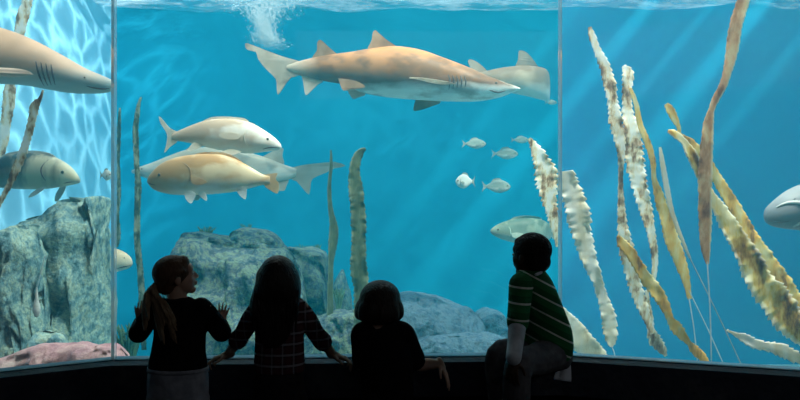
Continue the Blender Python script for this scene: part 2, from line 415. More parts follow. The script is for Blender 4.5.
drum_fins(D2, [('pelvic_fin', [(186, 193), (189, 199), (195.4, 203.4), (198, 200), (200, 194), (193, 191)], .8, -6, -.7),
               ('pelvic_fin', [(198, 193), (203, 197), (209.6, 200.8), (210, 197), (206, 192)], .8, -3, -.7),
               ('anal_fin', [(236, 190), (241, 195.6), (247, 199.4), (248, 194), (247, 188)], .8, -1, -.5)], M_d2white)
D2.slit('gill_cover', [(186, 163), (193, 169), (194, 178), (189, 187)], .6, M_d2fin)
D2.slit('mouth', [(148, 182), (152, 184), (157, 185)], .55, M_mouth)
D2.eye(162, 175, 1.5, EYE)

# ---- big banded fish at the left edge
D3 = Fish('drum_fish', 'cream and grey banded drum fish at the left edge, above the pale rock', 'fish', (40, 172), 4.9, 'fish behind the left pane')
M_d3 = fish_mat('banded fish skin', (.05, .08, .08), (.30, .30, .22), (.42, .52, .50), -22 * D3.s, 23 * D3.s, .3, 6, .4, ((.80, .74, .52), 4.2, .44, .9), (.10, .40, .62), (1.7, 1, .5))
M_d3fin = mottled('banded fish fin', [(.3, (.55, .6, .56)), (.7, (.85, .86, .8))], 8, 3, .5)
D3.body([(-46, 172), (-34, 169), (-18, 162), (0, 157), (18, 153.6), (38, 153.2), (54, 156.6), (66, 163), (74, 170), (79.4, 178), (80, 181)],
        [(-46, 180), (-34, 182), (-18, 185), (0, 187.6), (18, 189), (38, 189.4), (54, 188), (66, 186), (74, 184.4), (79, 183), (80, 182)],
        [(-46, 1.5), (-20, 6), (10, 11), (38, 12), (60, 9), (74, 5), (80, 1)], M_d3, 28, 46)
drum_fins(D3, [('tail_fin', [(-42, 171), (-56, 164), (-66, 156), (-60, 174), (-66, 196), (-56, 188), (-42, 181)], 1, 0, 0),
               ('dorsal_fin', [(-10, 162), (8, 153), (30, 150.4), (48, 152.6), (54, 158), (20, 158)], 1, 0, 0),
               ('pectoral_fin', [(44, 188), (38, 191.6), (33, 197.4), (38, 196.4), (46, 191.4), (50, 187)], .8, -9, 0),
               ('pelvic_fin', [(58, 187), (54, 194), (53, 201), (57, 200), (62, 192), (64, 186)], .8, 4, 0)], M_d3fin)
D3.slit('gill_cover', [(52, 160), (47, 168), (48, 177), (54, 186)], .6, M_mouth)
D3.slit('mouth', [(66, 183.4), (72, 182.2), (79, 181.6)], .55, M_mouth)
D3.eye(66, 172.4, 1.6, EYE)

# ---- cream fish slipping out from behind the left rock
D4 = Fish('fish', 'cream fish head poking out beside the left seam, left of the light haired girl', 'fish', (100, 260), 5.6, 'fish behind the left pane')
M_d4 = fish_mat('cream fish skin', (.62, .46, .28), (.80, .68, .50), (.88, .84, .74), -14 * D4.s, 16 * D4.s, .25, 6, .4, None, (.12, .45, .8))
M_d4fin = mottled('cream fish fin', [(.3, (.62, .52, .36)), (.7, (.82, .74, .56))], 8, 3, .5)
D4.body([(40, 260), (60, 252), (80, 247), (100, 246), (112, 247.6), (121, 250.4), (128, 254.6), (131.6, 259), (132.4, 262)],
        [(40, 264), (60, 270), (80, 274), (100, 275), (112, 273), (121, 270.6), (128, 268.6), (131.6, 266), (132.4, 264)],
        [(40, 1), (60, 5), (90, 9), (112, 8), (125, 5.5), (132.4, 1)], M_d4, 24, 36)
drum_fins(D4, [('tail_fin', [(44, 260), (34, 254), (28, 250), (31, 262), (28, 276), (34, 270), (44, 264.6)], .9, 0, 0),
               ('pectoral_fin', [(112, 263), (105, 262), (97, 264), (100, 268), (108, 268)], .7, -9, -.1)], M_d4fin)
D4.slit('mouth', [(119, 268), (125, 266.6), (131.6, 265)], .6, M_mouth)
D4.eye(126, 257.5, .6, (M_pupil, M_pupil))

# ---- greenish fish behind the seated boy
D5 = Fish('drum_fish', 'silvery green drum fish facing left just above the seated boy', 'fish', (525, 232), 6.4, 'drum fish in the open water')
M_d5 = fish_mat('green drum skin', (.10, .15, .11), (.24, .29, .22), (.58, .62, .54), -13 * D5.s, 15 * D5.s, .4, 14, .4, ((.36, .40, .30), 9, .52, .6), (.1, .45, .85))
M_d5fin = mottled('green drum fin', [(.3, (.35, .42, .34)), (.7, (.6, .64, .54))], 8, 3, .5)
D5.bend_f = lambda x: (max(0, x - 530) / 30) ** 2 * 28
D5.body([(490.4, 230), (494, 226.6), (502, 222.4), (514, 219), (528, 217.8), (542, 219.6), (552, 224), (558, 230)],
        [(490.4, 232.6), (494, 235.6), (502, 239.4), (514, 242.6), (528, 244.4), (542, 244), (552, 241), (558, 236)],
        [(490.4, 1), (496, 4), (510, 7.5), (528, 8.5), (545, 5.5), (558, 1.5)], M_d5, 26, 40)
drum_fins(D5, [('tail_fin', [(552, 230), (556, 227), (559, 226), (558, 233), (559, 241), (556, 238), (552, 236)], .9, 0, 0),
               ('dorsal_fin', [(508, 221), (516, 216.6), (530, 215.6), (542, 218), (540, 222), (524, 221)], .9, 0, 0),
               ('pectoral_fin', [(510, 233), (516, 232), (523, 234), (519, 237.6), (512, 237)], .7, -7.5, -.1)], M_d5fin)
D5.slit('gill_cover', [(506, 223), (509, 229), (509, 235), (506, 240)], .5, M_d5fin)
D5.slit('mouth', [(491, 232), (494, 233.4), (498, 234)], .45, M_mouth)
D5.eye(497.5, 229.4, 1.1, EYE)

# ---- large pale fish entering from the right edge
D6 = Fish('large_grey_fish', 'big pale grey round headed fish entering from the right edge', 'fish', (820, 205), 4.6)
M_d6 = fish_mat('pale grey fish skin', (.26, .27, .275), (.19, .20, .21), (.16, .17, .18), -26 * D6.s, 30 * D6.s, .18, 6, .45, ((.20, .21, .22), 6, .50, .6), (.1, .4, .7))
M_d6b = mottled('pale gill cover skin', [(.3, (.40, .39, .37)), (.7, (.66, .64, .59))], 7, 5, .5)
D6.body([(764.5, 214), (766, 209), (771, 203.6), (780, 196), (790, 189), (802, 184), (825, 178), (860, 176), (900, 182), (935, 196), (960, 204)],
        [(764.5, 218), (767, 223), (773, 226.4), (782, 228.4), (792, 229.6), (804, 231), (825, 234), (860, 236), (900, 232), (935, 222), (960, 214)],
        [(764.5, 2), (768, 8), (776, 13), (792, 18), (830, 24), (870, 23), (910, 14), (960, 2)], M_d6, 30, 54)
bm = bmesh.new()
q = [D6.surf(x, y, .4) for x, y in ((772, 207), (780, 203), (790, 202.6), (796, 207), (798, 213), (795, 220), (788, 226))]
tube(bm, q, [r * D6.s for r in (.7, 1.5, 2, 2.2, 2.2, 1.8, .8)], 8, 4)
mesh_obj('gill_cover', bm, M_d6b, D6.root)
D6.slit('mouth', [(765.4, 219), (770, 221.4), (777, 222), (784, 220)], .7, M_mouth)
drum_fins(D6, [('tail_fin', [(950, 200), (972, 190), (990, 180), (984, 208), (990, 238), (972, 226), (950, 216)], 2, 0, 0),
               ('dorsal_fin', [(820, 181), (840, 168), (880, 166), (915, 180), (905, 188), (850, 182)], 2, 0, 0),
               ('pectoral_fin', [(812, 216), (826, 214), (846, 222), (850, 232), (834, 230), (818, 224)], 1.4, -24, -.15)], M_d6b)
D6.eye(787, 199, .8, (M_pupil, M_pupil))

# ---- small silver fish
M_sf = fish_mat('small silver fish skin', (.16, .20, .18), (.26, .32, .28), (.5, .54, .5), -.05, .05, .3, 30, .35)
M_sffin = mottled('small silver fish fin', [(.3, (.18, .22, .2)), (.7, (.32, .36, .32))], 20, 3, .5)
M_sf2 = fish_mat('bright silver fish skin', (.42, .45, .42), (.6, .62, .58), (.75, .76, .72), -.07, .07, .3, 24, .35)
def small_fish(x0, x1, y0, y1, d, label, mat, facing=1, deep=1.0):
    cx, cy = (x0 + x1) / 2, (y0 + y1) / 2
    f = Fish('small_fish', label, 'fish', (cx, cy), d, 'small silver fish in open water')
    h = (y1 - y0) / 2; Lh = (x1 - x0) / 2
    X = lambda t: cx + facing * t * Lh
    ts = [-.72, -.5, -.15, .2, .55, .85, 1]
    tp = [.16, .42, .85, 1, .82, .45, .08]; bt = [.12, .4, .8, .95, .8, .5, .1]; wd = [.06, .16, .34, .42, .38, .24, .04]
    top = [(X(t), cy - h * v) for t, v in zip(ts, tp)]; bot = [(X(t), cy + h * v) for t, v in zip(ts, bt)]; w = [(X(t), h * v) for t, v in zip(ts, wd)]
    if facing < 0: top.reverse(); bot.reverse(); w.reverse()
    f.body(top, bot, w, mat, 18, 26)
    f.fin('tail_fin', [(X(-.68), cy - h * .16), (X(-.9), cy - h * .5), (X(-1.02), cy - h * .8), (X(-.9), cy), (X(-1.02), cy + h * .8), (X(-.9), cy + h * .5), (X(-.68), cy + h * .14)], M_sffin, .5)
    f.fin('dorsal_fin', [(X(-.4), cy - h * .5), (X(-.2), cy - h * 1.08), (X(.2), cy - h * 1.2), (X(.35), cy - h * .9), (X(0), cy - h * .8)], M_sffin, .5)
    f.fin('pectoral_fin', [(X(.5), cy + h * .1), (X(.25), cy), (X(.1), cy + h * .3), (X(.3), cy + h * .42)], M_sffin, .4, -h * .42, -.1)
    f.slit('gill_cover', [(X(.56), cy - h * .5), (X(.5), cy), (X(.56), cy + h * .5)], .35, M_sffin)
    f.eye(X(.76), cy - h * .12, max(.55, h * .12), EYE)
    return f
small_fish(462, 486, 138.6, 149, 6.6, 'small silver fish, highest and leftmost of the loose shoal', M_sf)
small_fish(491.5, 518, 148, 159.5, 6.9, 'small dull silver fish at the right end of the upper row of the shoal', M_sf)
small_fish(482, 510.5, 179.5, 193.4, 6.5, 'small grey green fish below the dull one, right of the bright pale fish', M_sf)
small_fish(455.5, 475, 174, 189, 6.3, 'small bright pale fish facing left with a deep round body', M_sf2, -1)
small_fish(511, 529, 136.4, 143.4, 7.6, 'small faint fish touching the tip of the kelp at the right seam', M_sf)
small_fish(545, 557, 100, 105, 7.6, 'tiny faint fish just below the hazy grey shark', M_sf)
small_fish(100, 112, 169.5, 181, 5.4, 'pale fish shape standing in for a refracted image at the left seam', M_sf2, 1)  # added shape in place of the pale shark's snout refracted by the pane
# ================================================================== kelp
def kelp_mat(name, stops, scale=9, edge=None, transl=.42, stretch=(1, 1, .45)):
    m, nt, out = nodes_of(name)
    tc = N(nt, 'ShaderNodeTexCoord')
    mp = N(nt, 'ShaderNodeMapping'); mp.inputs['Scale'].default_value = stretch
    nt.links.new(tc.outputs['Object'], mp.inputs[0])
    nz = N(nt, 'ShaderNodeTexNoise', Scale=scale, Detail=6, Roughness=.62); nt.links.new(mp.outputs[0], nz.inputs['Vector'])
    r = ramp(nt, stops); nt.links.new(nz.outputs['Fac'], r.inputs[0]); col = r.outputs[0]
    if edge:
        uv = N(nt, 'ShaderNodeSeparateXYZ'); nt.links.new(tc.outputs['UV'], uv.inputs[0])
        er = ramp(nt, edge[1]); nt.links.new(uv.outputs[0], er.inputs[0])
        mx = N(nt, 'ShaderNodeMix', data_type='RGBA'); mx.inputs[7].default_value = (*edge[0], 1)
        nt.links.new(er.outputs[0], mx.inputs[0]); nt.links.new(col, mx.inputs[6]); col = mx.outputs[2]
    b = N(nt, 'ShaderNodeBsdfPrincipled', Roughness=.55); b.inputs['Specular IOR Level'].default_value = .3
    t = N(nt, 'ShaderNodeBsdfTranslucent'); mx2 = N(nt, 'ShaderNodeMixShader', Fac=transl)
    nt.links.new(col, b.inputs['Base Color']); nt.links.new(col, t.inputs['Color'])
    nt.links.new(b.outputs[0], mx2.inputs[1]); nt.links.new(t.outputs[0], mx2.inputs[2]); nt.links.new(mx2.outputs[0], out.inputs[0])
    return m
B = ((0, (1, 1, 1)), (.16, (.75, .75, .75)), (.3, (0, 0, 0)), (.8, (0, 0, 0)), (.95, (.5, .5, .5)))
K_green = kelp_mat('dim green kelp blade', [(.3, (.08, .10, .05)), (.5, (.16, .20, .10)), (.7, (.32, .36, .22))], 10, ((.5, .56, .38), ((0, (.7,) * 3), (.2, (0,) * 3), (1, (0,) * 3))))
K_dark = kelp_mat('dark olive kelp blade', [(.36, (.06, .08, .05)), (.48, (.18, .20, .11)), (.56, (.46, .46, .30)), (.66, (.62, .60, .42))], 16)
K_white = kelp_mat('bleached cream kelp blade', [(.30, (.60, .48, .28)), (.42, (.90, .82, .62)), (.55, (.98, .95, .86)), (.75, (.98, .96, .9))], 7)
K_mix = kelp_mat('grey and cream kelp blade', [(.38, (.26, .15, .08)), (.44, (.60, .40, .22)), (.49, (.95, .82, .58)), (.56, (1, .97, .90))], 13)
K_yellow = kelp_mat('yellow ochre kelp blade', [(.36, (.40, .22, .05)), (.43, (.92, .58, .12)), (.53, (.98, .76, .26)), (.62, (1, .90, .55))], 11)
K_brown = kelp_mat('tan brown kelp blade', [(.37, (.36, .17, .08)), (.45, (.72, .40, .19)), (.53, (.88, .58, .30)), (.62, (1, .82, .52))], 11, ((.95, .85, .6), ((0, (0,) * 3), (.8, (0,) * 3), (.92, (1,) * 3))))
K_olive = kelp_mat('olive patched kelp blade', [(.38, (.22, .11, .02)), (.44, (.66, .40, .07)), (.50, (.94, .74, .24)), (.58, (1, .92, .62))], 7, ((.97, .95, .85), ((0, (.9,) * 3), (.1, (.6,) * 3), (.2, (0,) * 3), (.85, (0,) * 3), (1, (.7,) * 3))))
K_cord = plain('pale cord', (.72, .76, .76), .5)

def kelp(label, pts, d, mat, group, ruffle=.9, teeth=.16, d1=None, freq=1.0, twist=0, cords=(), seed=0, name='kelp_strand'):
    """ribbon blade; pts (px, py, full width px); d..d1 distance along it"""
    d1 = d1 or d
    rnd = random.Random(seed + int(pts[0][0] * 7))
    q = crom([tuple(p) for p in pts], 20)
    n = len(q)
    C = [W(a, b, d + (d1 - d) * i / (n - 1)) for i, (a, b, w) in enumerate(q)]
    wid = [max(w, .8) * (d + (d1 - d) * i / (n - 1)) / F for i, (a, b, w) in enumerate(q)]
    org = C[-1].copy()
    root = thing(name, label, 'kelp', org, group)
    bm = bmesh.new(); uvl = bm.loops.layers.uv.new('UVMap')
    m = 9; rows = []; s = 0
    ph = [rnd.uniform(0, 6) for _ in range(4)]
    for i in range(n):
        T = (C[min(i + 1, n - 1)] - C[max(i - 1, 0)]).normalized()
        if i: s += (C[i] - C[i - 1]).length
        side = Vector((0, 1, 0)).cross(T).normalized()
        if side.x < 0: side = -side
        ang = twist * math.sin(s * 2.2 + ph[0])
        dirv = side * math.cos(ang) + Vector((0, 1, 0)) * math.sin(ang)
        nor = Vector((0, 1, 0)) * math.cos(ang) - side * math.sin(ang)
        row = []
        for k in range(m):
            u = -1 + 2 * k / (m - 1); e = abs(u) ** 2
            sd = 1 if u > 0 else 0
            fr = freq * 75 * (1 if sd else 1.17)
            sv = Vector((s * 16 * freq, ph[0] * 5 + sd * 7.7, ph[1]))
            wv = noise.noise(sv * .7) * 1.6 + noise.noise(sv * 1.9) * .8
            big = noise.noise(Vector((s * 5.5, ph[2] * 4 + sd * 3.3, 0)))
            tooth = (s * 26 * freq + ph[1 + sd] + .8 * noise.noise(sv)) % 1.0            # saw-toothed margin
            jag = e * (teeth * 2.3 * (tooth - .5) + .28 * big)
            row.append(C[i] - org + dirv * (wid[i] / 2) * (u * (1 + jag)) + nor * wid[i] * .17 * ruffle * (e * wv + .6 * (u * big)))
        rows.append((row, s))
    V = [[bm.verts.new(p) for p in r] for r, _ in rows]
    for i in range(n - 1):
        for k in range(m - 1):
            f = bm.faces.new((V[i][k], V[i][k + 1], V[i + 1][k + 1], V[i + 1][k]))
            for l, (a, b) in zip(f.loops, ((i, k), (i, k + 1), (i + 1, k + 1), (i + 1, k))):
                l[uvl].uv = (b / (m - 1), rows[a][1])
    o = mesh_obj('blade', bm, mat, root)
    sm = o.modifiers.new('thickness', 'SOLIDIFY'); sm.thickness = .005; sm.offset = 0
    for (ax, ay), (bx, by) in cords:
        cb = bmesh.new(); dd = d1
        tube(cb, [W(ax, ay, dd) - org, W((ax + bx) / 2 + .8, (ay + by) / 2, dd) - org, W(bx, by, dd) - org], [.0036] * 3, 6, 4)
        mesh_obj('cord', cb, K_cord, root)
    return root

# the ones in the open water of the middle window
G1 = 'kelp strands in the middle window'
kelp('thin dark kelp strand hugging the left seam, with a pale bulb at its foot', [(120, 108, 2), (119, 130, 3.4), (118.5, 160, 3), (119, 190, 3.6), (117.6, 215, 3), (118, 236, 6), (117, 247, 2)], 6.0, K_dark, G1, .6, .2)
kelp('tall slim mottled kelp strand just right of the left seam', [(141, 97, 1.5), (138, 108, 3.6), (136, 130, 6), (136.6, 160, 5.4), (138, 190, 6.6), (137, 220, 5.6), (138, 250, 6.6), (141, 280, 6), (142, 310, 6), (144, 350, 5)], 5.9, K_dark, G1, .6, .12)
kelp('slim olive kelp strand rising behind the pointed shark tail', [(331, 150, 1.5), (331, 165, 3), (329.5, 185, 4), (330, 205, 4.5), (333, 226, 8), (333, 243, 9), (331, 262, 5), (330.5, 285, 5), (330, 310, 6), (329, 340, 5), (329, 365, 4)], 5.7, K_green, G1, .5, .08)
kelp('broad ruffled green kelp blade above the short boy in the T-shirt', [(365.5, 148.5, 2.5), (360, 152.5, 7), (356, 161, 9), (354.6, 175, 11), (356.6, 195, 14.5), (358.4, 215, 15), (358.2, 240, 15.5), (359, 265, 16), (361, 290, 16), (361, 315, 15), (359, 340, 13), (358, 365, 9)], 5.2, K_green, G1, 1.1, .1)
kelp('jagged cream and brown kelp blade cut off by the right seam', [(529, 138.4, 3), (534, 146, 9), (540, 158, 15), (545, 172, 20), (548, 188, 20), (550, 204, 16), (553.4, 220, 10), (555.6, 234, 5), (556.8, 247, 2)], 5.0, K_mix, G1, .8, .16)
# behind the left pane
G2 = 'kelp strands behind the left pane'
kelp('grey brown kelp strand passing behind the peach shark', [(30, -16, 9), (27, 0, 10), (22, 18, 11), (18, 40, 10), (12, 70, 10), (9, 95, 12), (7, 115, 11), (4, 140, 9), (-1, 165, 7), (-6, 190, 5)], 5.4, K_mix, G2, .6, .08)
kelp('slanted serrated kelp strand in front of the banded fish', [(43, 90, 1.5), (40, 99, 3.5), (35, 106, 8), (32, 120, 7.6), (28, 135, 7.6), (23, 152, 8.4), (15, 172, 8), (8, 188, 6), (0, 203, 5), (-10, 222, 4)], 4.2, K_mix, G2, .7, .14)
# right window
G3 = 'kelp strands behind the right pane'
kelp('white frilled kelp strand nearest the right seam', [(566, 171, 14), (568, 184, 21), (574, 200, 22), (579, 220, 21), (583, 238, 19), (589, 258, 15), (597, 280, 12), (603, 298, 11), (608, 316, 14), (610.6, 330, 15), (611.6, 341, 10), (611.4, 347, 3)], 4.3, K_white, G3, 1.2, .14, cords=[((611.4, 346), (615, 358))])
kelp('tall cream kelp strand with a dark tip, second from the right seam', [(589.6, 27, 3), (592, 36, 7), (596, 47, 6.5), (600, 56, 9), (606, 70, 11), (610, 86, 12), (613, 104, 11), (616, 122, 14), (619.6, 138, 13), (621, 156, 7), (620.6, 176, 5), (621, 200, 6), (622, 222, 9), (625, 244, 15), (630, 266, 16), (636, 288, 14), (643, 308, 10), (648, 322, 6), (652, 334, 3)], 4.5, K_mix, G3, .9, .16)
kelp('frayed grey kelp strand tangled beside the tall cream one', [(623, 66, 4), (628, 74, 11), (627, 92, 9), (628, 112, 12), (632, 130, 16), (633, 150, 19), (636, 170, 18), (641, 192, 15), (647, 214, 11), (652, 236, 8), (655, 262, 6), (652, 290, 4)], 4.7, K_mix, G3, 1.0, .16, seed=3)
kelp('narrow tan kelp strand bowing right from the grey tangle', [(630, 88, 3), (636, 104, 5), (640, 124, 6), (648, 144, 6.5), (653, 162, 5.4), (654, 178, 5), (659, 194, 10), (664, 212, 13), (671, 236, 13), (679, 258, 12), (686, 280, 8), (689.4, 299, 4)], 4.4, K_yellow, G3, .7, .1, cords=[((688.6, 290), (723, 363)), ((689, 298), (697.4, 361))])
kelp('thin pale kelp strand with a pointed tip among the tan ones', [(660, 147, 2), (661.6, 156, 4), (664, 172, 5), (667, 190, 5), (671, 208, 4.6), (677, 226, 4), (684, 244, 3), (690, 258, 2)], 4.1, K_white, G3, .4, .1, cords=[((686, 250), (742, 366))])
kelp('ochre kelp strand crossing low beside the grey tangle', [(617.6, 236, 3), (622, 243, 9), (631, 253, 11), (639, 266, 12), (647, 280, 13), (656, 291, 13), (665, 305, 11), (670, 318, 8), (676, 327, 13), (683, 336, 9), (689, 343, 5), (695, 350, 9), (703, 358, 8), (710, 366, 3)], 4.0, K_yellow, G3, .8, .12)
kelp('short wispy kelp strand low between the cream and ochre ones', [(647, 290, 3), (647.4, 302, 5), (650, 316, 6), (651, 330, 8), (655, 340, 13), (661, 348, 10), (666, 356, 3)], 4.6, K_mix, G3, .7, .16)
kelp('long tan kelp strand running up out of the top edge', [(748, -22, 6), (744, -4, 11), (738, 16, 14), (734, 38, 13), (730, 60, 11), (724, 82, 8), (716, 98, 7), (711.5, 110, 6), (708.5, 124, 10), (706.6, 145, 12), (705.6, 175, 13), (705, 205, 13), (705, 230, 12), (706, 250, 9), (707.4, 264, 3)], 3.9, K_brown, G3, .5, .07, cords=[((707.2, 262), (711.4, 362))])
kelp('curled yellow kelp tip hooking over behind the long tan strand', [(666, 104, 4), (670, 110, 8), (675, 119, 7), (679, 128, 4), (680, 135, 5), (690, 143, 9), (700, 154, 10), (712, 170, 11), (724, 190, 12), (735, 208, 13), (746, 228, 14), (758, 248, 15), (772, 268, 18), (786, 290, 20), (802, 312, 20), (818, 334, 14)], 4.3, K_yellow, G3, .7, .09)
kelp('wide olive and white kelp strand falling to the right edge', [(668, 131, 3), (675, 134, 7), (684, 142, 6), (690, 152, 10), (697, 168, 9), (706, 186, 8), (712, 198, 11), (722, 212, 15), (732, 230, 19), (744, 252, 22), (757, 274, 26), (770, 294, 30), (784, 312, 32), (800, 330, 26), (816, 346, 16)], 4.0, K_olive, G3, .9, .1)
kelp('short white kelp strand lying almost flat at the bottom right', [(727, 330, 2), (734, 333.6, 3.5), (744, 338, 9), (756, 344, 10), (768, 347, 9), (780, 350, 12), (792, 355, 12), (806, 362, 10), (822, 370, 5)], 3.7, K_white, G3, .8, .16)
kelp('broad white kelp blade leaning up behind the seated boy', [(548, 300, 8), (560, 313, 14), (572, 328, 20), (584, 343, 22), (598, 358, 20), (612, 374, 14)], 4.5, K_white, G3, .6, .06)

# ================================================================== rocks
def rock_mat(name, stops, scale=3, bump=1.0):
    return mottled(name, stops, scale, 12, .9, bump, scale * 1.3, spec=.1, nrough=.74)
R_left = rock_mat('pale encrusted rock', [(.34, (.04, .12, .14)), (.43, (.14, .27, .29)), (.50, (.25, .40, .39)), (.56, (.46, .58, .44)), (.61, (.20, .34, .35)), (.70, (.56, .70, .60))], 13)  # teal haze of the water is put into this rock's colours
R_mid = rock_mat('teal hazed encrusted rock', [(.34, (.014, .032, .05)), (.43, (.055, .085, .11)), (.50, (.10, .13, .15)), (.56, (.19, .26, .16)), (.61, (.07, .11, .14)), (.70, (.26, .32, .26))], 16)  # encrusted rock with the teal water haze painted in
R_far = rock_mat('smooth grey rock', [(.34, (.025, .05, .09)), (.44, (.06, .10, .15)), (.53, (.10, .15, .19)), (.60, (.065, .11, .15)), (.70, (.20, .25, .26))], 18)  # grey rock, bluish water haze mixed into the colour
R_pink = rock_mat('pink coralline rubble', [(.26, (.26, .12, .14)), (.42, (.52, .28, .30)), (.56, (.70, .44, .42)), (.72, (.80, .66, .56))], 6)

def rock(label, top, d, T, mat, zb=-.9, group=None, amp=.11, fr=2.2, seed=0, name='rock', strata=0.0, lean=.0):
    """boulder with a top profile given in px, thickness T front to back"""
    q = crom(top, 8)
    xs = q[0][0]; xe = q[-1][0]
    nu, nv = max(24, int((xe - xs) / 1.6)), 54
    o0 = W((xs + xe) / 2, 300, d); o0.z = zb
    bm = bmesh.new(); off = Vector((seed * 7.3, seed * 3.1, seed))
    rows = []
    for i in range(nu + 1):
        t = i / nu; px = xs + (xe - xs) * t
        ztop = CAMZ - (interp(q, px) - 200) / F * d
        x = (px - 400) / F * d
        en = max(1e-3, 1 - abs(2 * t - 1) ** 6) ** .5
        row = []
        for k in range(nv + 1):
            v = PI * k / nv
            cv, sv = math.cos(v), math.sin(v)
            yy = -math.copysign(abs(cv) ** .7, cv) * T / 2 * (.35 + .65 * en)
            z = zb + (ztop - zb) * abs(sv) ** .55
            p = Vector((x, d + T * .12 + yy + lean * (z - zb), z))
            p += Vector((0, 0, 0))
            w = p * fr + off
            nz = noise.fractal(w, 1.0, 2.0, 6)
            rid = noise.ridged_multi_fractal(w * 1.7, .9, 2.1, 4, 1.0, 2.0) - 1.1
            cell = noise.noise(w * .6) * 1.2
            kk = min(1, abs(sv) * 2)
            disp = amp * (nz * .9 + rid * .5 + cell * .6 + .45 * noise.cell(w * 2.6 + Vector((nz, nz, 0)) * .6) - .3 * noise.voronoi(w * 3.4)[0][0])
            st = strata * math.sin(z * 16 + nz * 3) if strata else 0
            p.y -= (disp + st) * (1.0 if k <= nv / 2 else -1)
            p.z += disp * .16 * kk
            p.x += amp * .45 * noise.noise(w * 1.3 + Vector((9, 9, 9)))
            row.append(p - o0)
        rows.append(row)
    V = [[bm.verts.new(p) for p in r] for r in rows]
    for i in range(nu):
        for k in range(nv): bm.faces.new((V[i][k], V[i + 1][k], V[i + 1][k + 1], V[i][k + 1]))
    for r in (V[0], V[-1]):
        try: bm.faces.new(r)
        except ValueError: pass
    for k in range(1):
        bm.faces.new([V[i][0] for i in range(nu + 1)] + [V[i][nv] for i in range(nu, -1, -1)])
    bmesh.ops.recalc_face_normals(bm, faces=bm.faces)
    o = mesh_obj(name, bm, mat, None, True, o0)
    return tag(o, label, 'rock', group)
RG = 'rocks in the tank'
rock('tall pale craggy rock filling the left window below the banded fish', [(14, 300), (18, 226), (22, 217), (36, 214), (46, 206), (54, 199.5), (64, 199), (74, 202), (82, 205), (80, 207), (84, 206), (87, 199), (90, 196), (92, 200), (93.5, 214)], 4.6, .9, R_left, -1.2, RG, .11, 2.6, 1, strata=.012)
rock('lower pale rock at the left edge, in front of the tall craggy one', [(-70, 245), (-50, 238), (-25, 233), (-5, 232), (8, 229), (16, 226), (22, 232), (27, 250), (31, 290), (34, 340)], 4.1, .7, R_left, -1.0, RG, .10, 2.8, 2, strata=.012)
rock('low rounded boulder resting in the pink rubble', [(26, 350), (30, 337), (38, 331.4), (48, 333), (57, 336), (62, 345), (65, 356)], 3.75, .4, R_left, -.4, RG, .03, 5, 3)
rock('pink rubble mound along the bottom of the left window', [(-40, 366), (-20, 363), (0, 358.6), (14, 354), (30, 348.6), (48, 345), (62, 346.6), (76, 345), (92, 347), (104, 346.6), (111, 349), (118, 356), (126, 372)], 3.55, .5, R_pink, -.4, RG, .035, 5, 4)
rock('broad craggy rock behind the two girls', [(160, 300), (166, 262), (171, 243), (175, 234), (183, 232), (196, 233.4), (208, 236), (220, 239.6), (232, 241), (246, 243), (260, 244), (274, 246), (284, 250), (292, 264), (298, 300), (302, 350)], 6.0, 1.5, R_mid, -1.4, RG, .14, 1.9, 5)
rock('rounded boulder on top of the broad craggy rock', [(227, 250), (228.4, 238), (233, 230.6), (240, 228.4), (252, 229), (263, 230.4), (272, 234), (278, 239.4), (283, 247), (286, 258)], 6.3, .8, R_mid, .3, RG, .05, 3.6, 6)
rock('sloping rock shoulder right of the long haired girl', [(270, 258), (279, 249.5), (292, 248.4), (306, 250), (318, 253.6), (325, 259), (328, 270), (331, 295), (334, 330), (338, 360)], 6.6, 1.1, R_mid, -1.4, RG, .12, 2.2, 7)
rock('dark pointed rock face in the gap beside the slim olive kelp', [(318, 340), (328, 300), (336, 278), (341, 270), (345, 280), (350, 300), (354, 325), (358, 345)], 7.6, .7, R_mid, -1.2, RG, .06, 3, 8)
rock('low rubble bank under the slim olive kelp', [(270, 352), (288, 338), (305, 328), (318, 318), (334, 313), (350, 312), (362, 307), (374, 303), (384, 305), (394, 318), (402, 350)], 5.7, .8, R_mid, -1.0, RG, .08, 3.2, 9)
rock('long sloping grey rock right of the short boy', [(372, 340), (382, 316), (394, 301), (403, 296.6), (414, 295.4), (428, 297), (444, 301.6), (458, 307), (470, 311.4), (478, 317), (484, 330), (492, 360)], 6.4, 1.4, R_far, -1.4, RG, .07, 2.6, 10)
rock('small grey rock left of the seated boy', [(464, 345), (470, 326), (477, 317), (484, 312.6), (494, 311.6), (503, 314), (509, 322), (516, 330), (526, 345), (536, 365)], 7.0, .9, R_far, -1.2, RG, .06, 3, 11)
rock('low rock foot along the sill between the two boys', [(396, 362), (410, 346), (430, 338), (452, 337), (474, 335), (496, 337), (514, 342), (526, 350), (538, 366)], 5.9, .7, R_far, -1.0, RG, .05, 3.4, 12)

